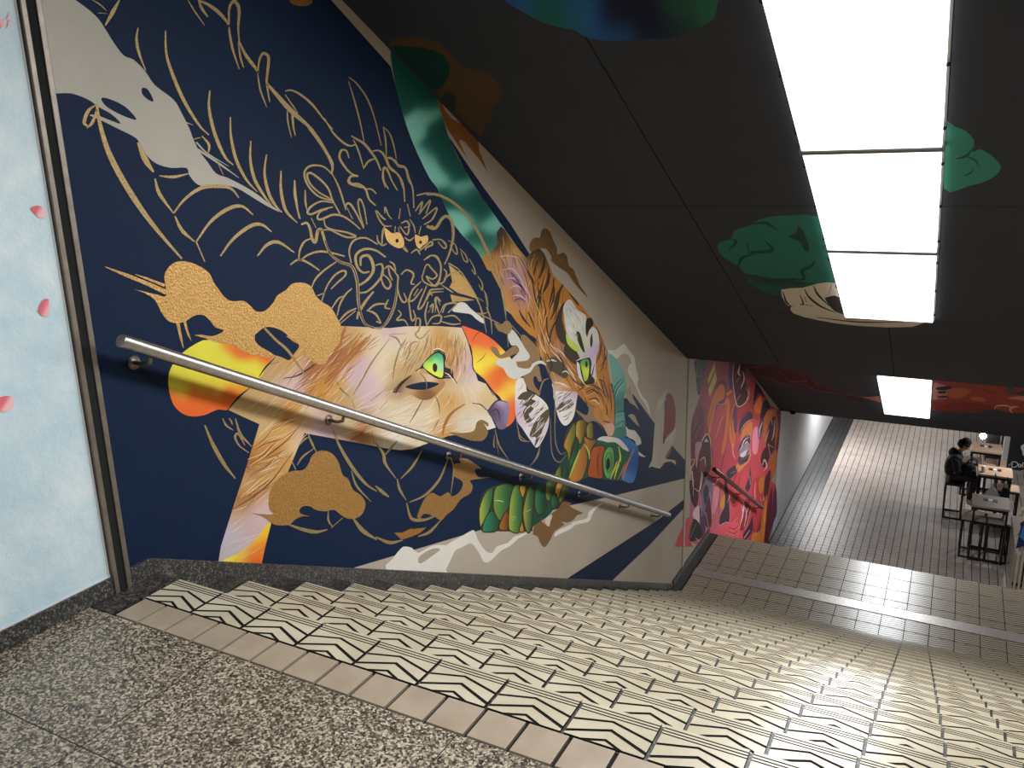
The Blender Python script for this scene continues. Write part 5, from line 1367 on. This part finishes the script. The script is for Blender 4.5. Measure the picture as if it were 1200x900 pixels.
# ---- the seated person
def skin(name, chains, parent, mat, levels=2, root=0):
    """chains: list of [(x, y, z, r), ...]; points with the same coordinates are shared joints"""
    idx, V, Rr, Ed = {}, [], [], []
    for ch in chains:
        prev = None
        for x, y, z, r in ch:
            key = (round(x, 4), round(y, 4), round(z, 4))
            if key not in idx:
                idx[key] = len(V); V.append((x, y, z)); Rr.append(r)
            if prev is not None: Ed.append((prev, idx[key]))
            prev = idx[key]
    me = bpy.data.meshes.new(name)
    me.from_pydata(V, Ed, [])
    o = bpy.data.objects.new(name, me); COL.objects.link(o)
    md = o.modifiers.new('skin', 'SKIN'); md.use_smooth_shade = True
    for i, sv in enumerate(me.skin_vertices[0].data):
        r = Rr[i]
        sv.radius = r if isinstance(r, tuple) else (r, r)
        sv.use_root = (i == root)
    sd = o.modifiers.new('subdivision', 'SUBSURF'); sd.levels = sd.render_levels = levels
    dg = bpy.context.evaluated_depsgraph_get()
    baked = bpy.data.meshes.new_from_object(o.evaluated_get(dg))
    baked.name = name
    baked.materials.clear(); baked.materials.append(mat)
    bpy.data.objects.remove(o, do_unlink=True)
    return link(name, baked, parent)


M['skin'] = new_mat('skin', rgb(206, 164, 138), 0.55)
M['hair'] = new_mat('black hair', rgb(18, 15, 15), 0.6)
M['jacket'] = mottled('dark charcoal jacket', rgb(21, 21, 25), rgb(30, 30, 35), 16, 0.75, 0.2, 90)
M['trousers'] = mottled('dark trousers', rgb(27, 28, 32), rgb(37, 38, 43), 16, 0.8, 0.2, 90)
M['shoe'] = new_mat('pale grey shoe', rgb(168, 164, 160), 0.6)
M['lanyard'] = new_mat('light blue collar', rgb(150, 172, 196), 0.6)
px, py = 2.84, 15.70
pers = empty('person', (px, py, FZ + 0.75), 'person in a dark hooded jacket and beanie sitting with bowed head', 'person')
hipz = 0.095
HEAD = (0.125, 0, 0.735)
arms = []
def hand(s, w):
    """five fingers closing round something at wrist position w, pointing +x"""
    x, y, z = w
    out = [[(x, y, z, 0.024), (x + 0.045, y, z - 0.008, 0.030)]]
    for k, (dy, l) in enumerate(((-0.027, 0.055), (-0.009, 0.066), (0.009, 0.062), (0.026, 0.046))):
        b = (x + 0.045, y, z - 0.008)
        out.append([b + (0.030,), (b[0] + 0.040, y + dy, z - 0.006, 0.0098), (b[0] + 0.040 + l * 0.5, y + dy * 1.05, z - 0.014, 0.0092), (b[0] + 0.036 + l * 0.72, y + dy, z - 0.040, 0.0080)])
    out.append([(x, y, z, 0.024), (x + 0.028, y - s * 0.034, z + 0.006, 0.0110), (x + 0.058, y - s * 0.042, z - 0.002, 0.0100), (x + 0.080, y - s * 0.030, z - 0.012, 0.0088)])
    return out
body = [[(-0.03, 0, hipz, 0.115), (-0.045, 0, 0.26, 0.115), (-0.02, 0, 0.44, 0.125), (0.02, 0, 0.545, 0.085), (0.060, 0, 0.615, 0.052), (0.085, 0, 0.665, 0.058), (0.105, 0, 0.72, 0.086), (0.120, 0, 0.785, 0.088), (0.130, 0, 0.835, 0.055)],
        [(0.105, 0, 0.72, 0.086), (0.160, 0, 0.672, 0.046), (0.182, 0, 0.640, 0.028)],
        [(0.120, 0, 0.785, 0.088), (0.200, 0, 0.735, 0.026), (0.222, 0, 0.716, 0.012)]]
wr = {}
for s in (-1, 1):
    body.append([(-0.03, 0, hipz, 0.115), (0.02, s * 0.085, 0.085, 0.082), (0.20, s * 0.10, 0.088, 0.072), (0.36, s * 0.10, 0.080, 0.056), (0.345, s * 0.10, -0.08, 0.050), (0.305, s * 0.095, -0.27, 0.042), (0.275, s * 0.09, -0.385, 0.034), (0.31, s * 0.09, -0.41, 0.036), (0.40, s * 0.09, -0.425, 0.028)])
    w = (0.225, s * 0.075, 0.30)
    wr[s] = w
    body.append([(-0.02, 0, 0.44, 0.125), (0.0, s * 0.165, 0.47, 0.052), (0.015, s * 0.210, 0.34, 0.044), (0.035, s * 0.205, 0.225, 0.044), (0.14, s * 0.14, 0.265, 0.037), w + (0.024,)])
    body += hand(s, w)
bd = skin('body', body, pers, M['skin'])
jk = [[(-0.035, 0, 0.06, 0.150), (-0.05, 0, 0.22, 0.155), (-0.04, 0, 0.36, 0.165), (-0.01, 0, 0.47, 0.150), (0.03, 0, 0.555, 0.095), (0.055, 0, 0.60, 0.080)]]
for s in (-1, 1):
    jk.append([(-0.01, 0, 0.47, 0.150), (0.0, s * 0.185, 0.475, 0.088), (0.012, s * 0.220, 0.345, 0.076), (0.040, s * 0.215, 0.225, 0.066), (0.135, s * 0.145, 0.258, 0.056), (0.205, s * 0.085, 0.293, 0.042)])
skin('jacket', jk, pers, M['jacket'])
hd = [[(-0.13, 0.0, 0.50, 0.06), (-0.105, 0, 0.575, 0.075), (-0.05, 0, 0.63, 0.07)], [(-0.105, 0, 0.575, 0.075), (-0.04, 0.10, 0.575, 0.05), (0.05, 0.10, 0.555, 0.035)], [(-0.105, 0, 0.575, 0.075), (-0.04, -0.10, 0.575, 0.05), (0.05, -0.10, 0.555, 0.035)]]
skin('hood', hd, pers, M['jacket'])
tr = []
for s in (-1, 1):
    tr.append([(-0.03, 0, 0.098, 0.120), (0.02, s * 0.088, 0.092, 0.092), (0.20, s * 0.10, 0.095, 0.084), (0.365, s * 0.10, 0.082, 0.070), (0.350, s * 0.10, -0.08, 0.065), (0.308, s * 0.095, -0.27, 0.057), (0.282, s * 0.09, -0.355, 0.052)])
skin('trousers', tr, pers, M['trousers'])
for s in (-1, 1):
    skin('shoe', [[(0.262, s * 0.09, -0.398, 0.040), (0.33, s * 0.09, -0.425, 0.043), (0.425, s * 0.09, -0.438, 0.034)]], pers, M['shoe'])
# beanie, hair, face
mb = MB()
Rm_ = Matrix.Rotation(radians(30), 4, 'Y')
mb.lathe([(0.098, -0.005), (0.103, 0.006), (0.102, 0.036), (0.097, 0.040), (0.094, 0.075), (0.078, 0.112), (0.048, 0.135), (0.012, 0.143)], M['black_cloth'], n=24, sy=0.92)
mb.v = [tuple(Rm_ @ Vector(v) + Vector((0.112, 0, 0.745))) for v in mb.v]
mb.build('beanie', pers, smooth=True)
mb = MB()
mb.lathe([(0.045, -0.07), (0.080, -0.045), (0.094, 0.0), (0.097, 0.05), (0.06, 0.085)], M['hair'], n=20, sy=0.95)
mb.v = [tuple(Rm_ @ Vector((v[0] * 0.98 - 0.012, v[1], v[2])) + Vector((0.085, 0, 0.735))) for v in mb.v]
mb.build('hair', pers, smooth=True)
for s in (-1, 1):
    mb = MB(); mb.lathe([(0.002, -0.008), (0.008, 0.0), (0.002, 0.008)], M['hair'], (0.196, s * 0.030, 0.752), 8); mb.build('eye', pers, smooth=True)
    mb = MB(); mb.lathe([(0.008, -0.030), (0.016, -0.01), (0.018, 0.012), (0.008, 0.030)], M['skin'], (0.110, s * 0.088, 0.715), 10, 1, 0.5); mb.build('ear', pers, smooth=True)
mb = MB(); mb.tube([(0.200, -0.022, 0.660), (0.207, 0, 0.662), (0.200, 0.022, 0.660)], 0.006, M['rail_brown'], 6); mb.build('mouth', pers, smooth=True)
mb = MB(); mb.tube([(0.055, -0.075, 0.60), (0.10, -0.062, 0.555), (0.125, -0.030, 0.50), (0.132, 0.0, 0.47), (0.125, 0.030, 0.50), (0.10, 0.062, 0.555), (0.055, 0.075, 0.60)], 0.010, M['lanyard'], 6); mb.build('collar', pers, smooth=True)

# phone held in the hands, backpack on the lap
t = empty('phone', (px + 0.325, py, FZ + 0.75 + 0.345), 'small dark phone in the hands of the seated person', 'phone', rz=0)
mb = MB(); mb.box(-0.045, 0.045, -0.036, 0.036, -0.004, 0.004, M['frame_black'])
ob = mb.build('phone_body', t, bevel=0.003); ob.rotation_euler = (0, radians(-40), 0)
t = empty('backpack', (px + 0.33, py - 0.02, FZ + 0.75 + 0.165), 'black backpack on the lap of the seated person', 'backpack')
mb = MB(); sack(mb, (0, 0, 0), [(0.06, 0.0), (0.10, 0.02), (0.115, 0.10), (0.105, 0.19), (0.085, 0.235), (0.03, 0.26)], M['black_cloth'], sy=1.0, seed=3, amp=0.04)
t.location = (px + 0.245, py - 0.12, FZ + 0.75 + 0.165)
mb.build('bag_body', t, smooth=True)
mb = MB(); sack(mb, (0.05, -0.08, 0.02), [(0.05, 0.0), (0.075, 0.02), (0.075, 0.10), (0.05, 0.13)], M['black_cloth'], sy=0.5, seed=9, amp=0.03); mb.build('front_pocket', t, smooth=True)
mb = MB(); mb.tube([(-0.05, 0, 0.24), (-0.02, 0, 0.31), (0.06, 0.0, 0.35), (0.12, 0, 0.32), (0.10, 0, 0.23)], 0.012, M['black_cloth'], 8); mb.build('strap', t, smooth=True)

# ---- slatted screen, banner, plant, lamp and dark box at the right edge
M['slat'] = mottled('beige slat', rgb(186, 172, 150), rgb(204, 190, 168), 12, 0.6)
scr = empty('slatted_screen', (3.80, 12.62, FZ), 'upright beige slat screen at the foot of the second stair', 'screen')
ZT = -3.98
for k in range(9):
    x = k * 0.062
    mb = MB(); mb.box(x, x + 0.034, -0.012, 0.012, 0.0, ZT - FZ - 0.03, M['slat']); mb.build('slat', scr, bevel=0.002)
mb = MB(); mb.box(-0.02, 0.56, 0.014, 0.034, 0.15, 0.21, M['frame_black']); mb.build('cross_rail', scr)
mb = MB(); mb.box(-0.02, 0.56, 0.014, 0.034, 1.20, 1.26, M['frame_black']); mb.build('cross_rail', scr)
mb = MB(); mb.box(-0.04, 0.58, -0.03, 0.05, ZT - FZ - 0.03, ZT - FZ, M['slat']); mb.build('top_cap', scr, bevel=0.003)
M['banner_blue'] = new_mat('deep blue board', rgb(26, 44, 92), 0.5)
M['banner_light'] = new_mat('light blue print', rgb(60, 130, 190), 0.5)
M['banner_yellow'] = new_mat('yellow print', rgb(226, 206, 70), 0.5)
def plate(F_pts, y, th, m):
    pts = [hit(u, v, 1, y) for u, v in F_pts]
    return [(q.x, q.y, q.z) for q in pts], th, m
bn = empty('banner', (0, 0, 0), 'angular blue board fixed to the beige slats', 'sign')
for nm, y, th, m, P_ in (('board', 12.575, 0.008, 'banner_blue', ((1212, 596), (1197.5, 612), (1190.5, 643), (1200, 640), (1212, 634))), ('print', 12.5738, 0.001, 'banner_light', ((1199.5, 616), (1195, 629), (1200, 634), (1206, 622))), ('print', 12.5738, 0.001, 'banner_yellow', ((1198.5, 607), (1199, 611), (1206, 606), (1205, 602)))):
    mb = MB(); mb.prism([tuple(hit(u, v, 1, y)) for u, v in P_], (0, th, 0), M[m]); mb.build(nm, bn)

M['leaf'] = mottled('green leaf', rgb(56, 78, 50), rgb(96, 118, 80), 20, 0.5)
M['pot'] = mottled('grey pot', rgb(96, 94, 92), rgb(112, 110, 108), 10, 0.7)
pl = empty('potted_plant', (4.10, 13.3, FZ), 'leafy green plant standing behind the beige slats', 'plant')
mb = MB(); mb.lathe([(0.13, 0.0), (0.15, 0.02), (0.18, 0.38), (0.19, 0.40), (0.165, 0.40), (0.16, 0.36)], M['pot'], n=20); mb.build('pot', pl, smooth=True)
mb = MB(); mb.tube([(0, 0, 0.34), (0.02, 0.01, 0.8), (-0.02, 0.0, 1.25), (-0.03, 0.0, 1.55)], [0.022, 0.02, 0.016, 0.008], M['rail_brown'], 8); mb.build('stem', pl, smooth=True)
R_ = random.Random(21)
lm = MB()
lm.v = [(0, 0, 0), (0.06, -0.032, 0.012), (0.06, 0.032, 0.012), (0.06, 0, 0.0), (0.13, -0.03, 0.0), (0.13, 0.03, 0.0), (0.13, 0, -0.012), (0.20, 0, -0.05)]
lm.f = [(0, 1, 3), (0, 3, 2), (1, 4, 6, 3), (3, 6, 5, 2), (4, 7, 6), (6, 7, 5)]
lm.mi = [lm.mat(M['leaf'])] * 6
leaf_me = lm.mesh('leaf')
for k in range(64):
    z = R_.uniform(0.75, 1.62); a = R_.uniform(0, 2 * pi); rr = R_.uniform(0.02, 0.14)
    o = link('leaf', leaf_me, pl, loc=(rr * cos(a), rr * sin(a), z))
    o.rotation_euler = (R_.uniform(-0.5, 0.5), R_.uniform(-0.7, 0.5), a)
    s = R_.uniform(0.7, 1.15); o.scale = (s, s, s)

lp = hit(1152.0, 511.0, 1, 19.0)
M['bulb'] = emit('lamp globe', (1.0, 0.97, 0.95, 1), 60.0)
t = empty('globe_lamp', (lp.x, lp.y, FZ), 'small glowing white globe lamp behind the farthest table', 'lamp')
mb = MB(); mb.lathe([(0.10, 0.0), (0.10, 0.012), (0.02, 0.02)], M['frame_black'], n=18); mb.build('base', t, smooth=False)
mb = MB(); mb.tube([(0, 0, 0.015), (0, 0, lp.z - FZ - 0.05)], 0.012, M['frame_black'], 8); mb.build('pole', t, smooth=True)
mb = MB(); mb.lathe([(0.066 * sin(pi * k / 10) + 0.001, -0.066 * cos(pi * k / 10)) for k in range(11)], M['bulb'], (0, 0, lp.z - FZ), 18); mb.build('globe', t, smooth=True)
t = empty('cabinet', (3.625, 19.5, FZ), 'low black cabinet between the globe lamp and the white pillar', 'cabinet')
mb = MB(); mb.box(-0.13, 0.13, -0.2, 0.2, 0.03, 0.80, M['blackboard']); mb.build('body', t, bevel=0.006)
mb = MB(); mb.box(-0.11, 0.11, -0.206, -0.20, 0.06, 0.76, M['frame_black']); mb.build('door', t)
for s in (-1, 1):
    for q in (-1, 1):
        mb = MB(); mb.box(s * 0.1 - 0.015, s * 0.1 + 0.015, q * 0.17 - 0.015, q * 0.17 + 0.015, 0, 0.03, M['frame_black']); mb.build('foot', t)

# chalk lettering and drawing on the black board
LAYER[0] = 0.001
p = Paint(surf=lambda u, v, h: hit(u, v, 1, 19.0 - h))
Z3 = FR(1090, 495, 10)
CH = (222, 222, 224)
strokes(p, Z3, '''9:930 488 920 512; 9:948 478 940 500; 12:965 470 955 525; 11:950 465 1000 462 1030 490 1005 520 950 526; 10:1062 495 1042 490 1036 515 1056 522 1066 496 1072 524; 10:1090 530 1085 480 1120 470; 11:1100 560 1072 570 1068 600 1100 605 1130 590''', CH, 10, (0.8, 1, 0.7))
p.fill(Z3('1060 290 1085 262 1120 250 1180 270 1180 420 1120 410 1085 380 1080 340'), CH, True, n=3)
strokes(p, Z3, '8:1085 300 1110 290; 8:1095 340 1140 320; 8:1100 370 1150 380', (40, 40, 44), 8)
p.build('chalk_lettering', board)
# small black sensor under the lower ceiling edge
mb = MB(); mb.lathe([(0.055, 0.0), (0.052, -0.03), (0.03, -0.05), (0.005, -0.055)], M['black'], (0.10, 13.24, ceil2_z(13.24) + 0.004), 14)
tag(mb.build('sensor_dome', smooth=True), 'tiny black dome under the ceiling edge beside the red painted wall', 'sensor')
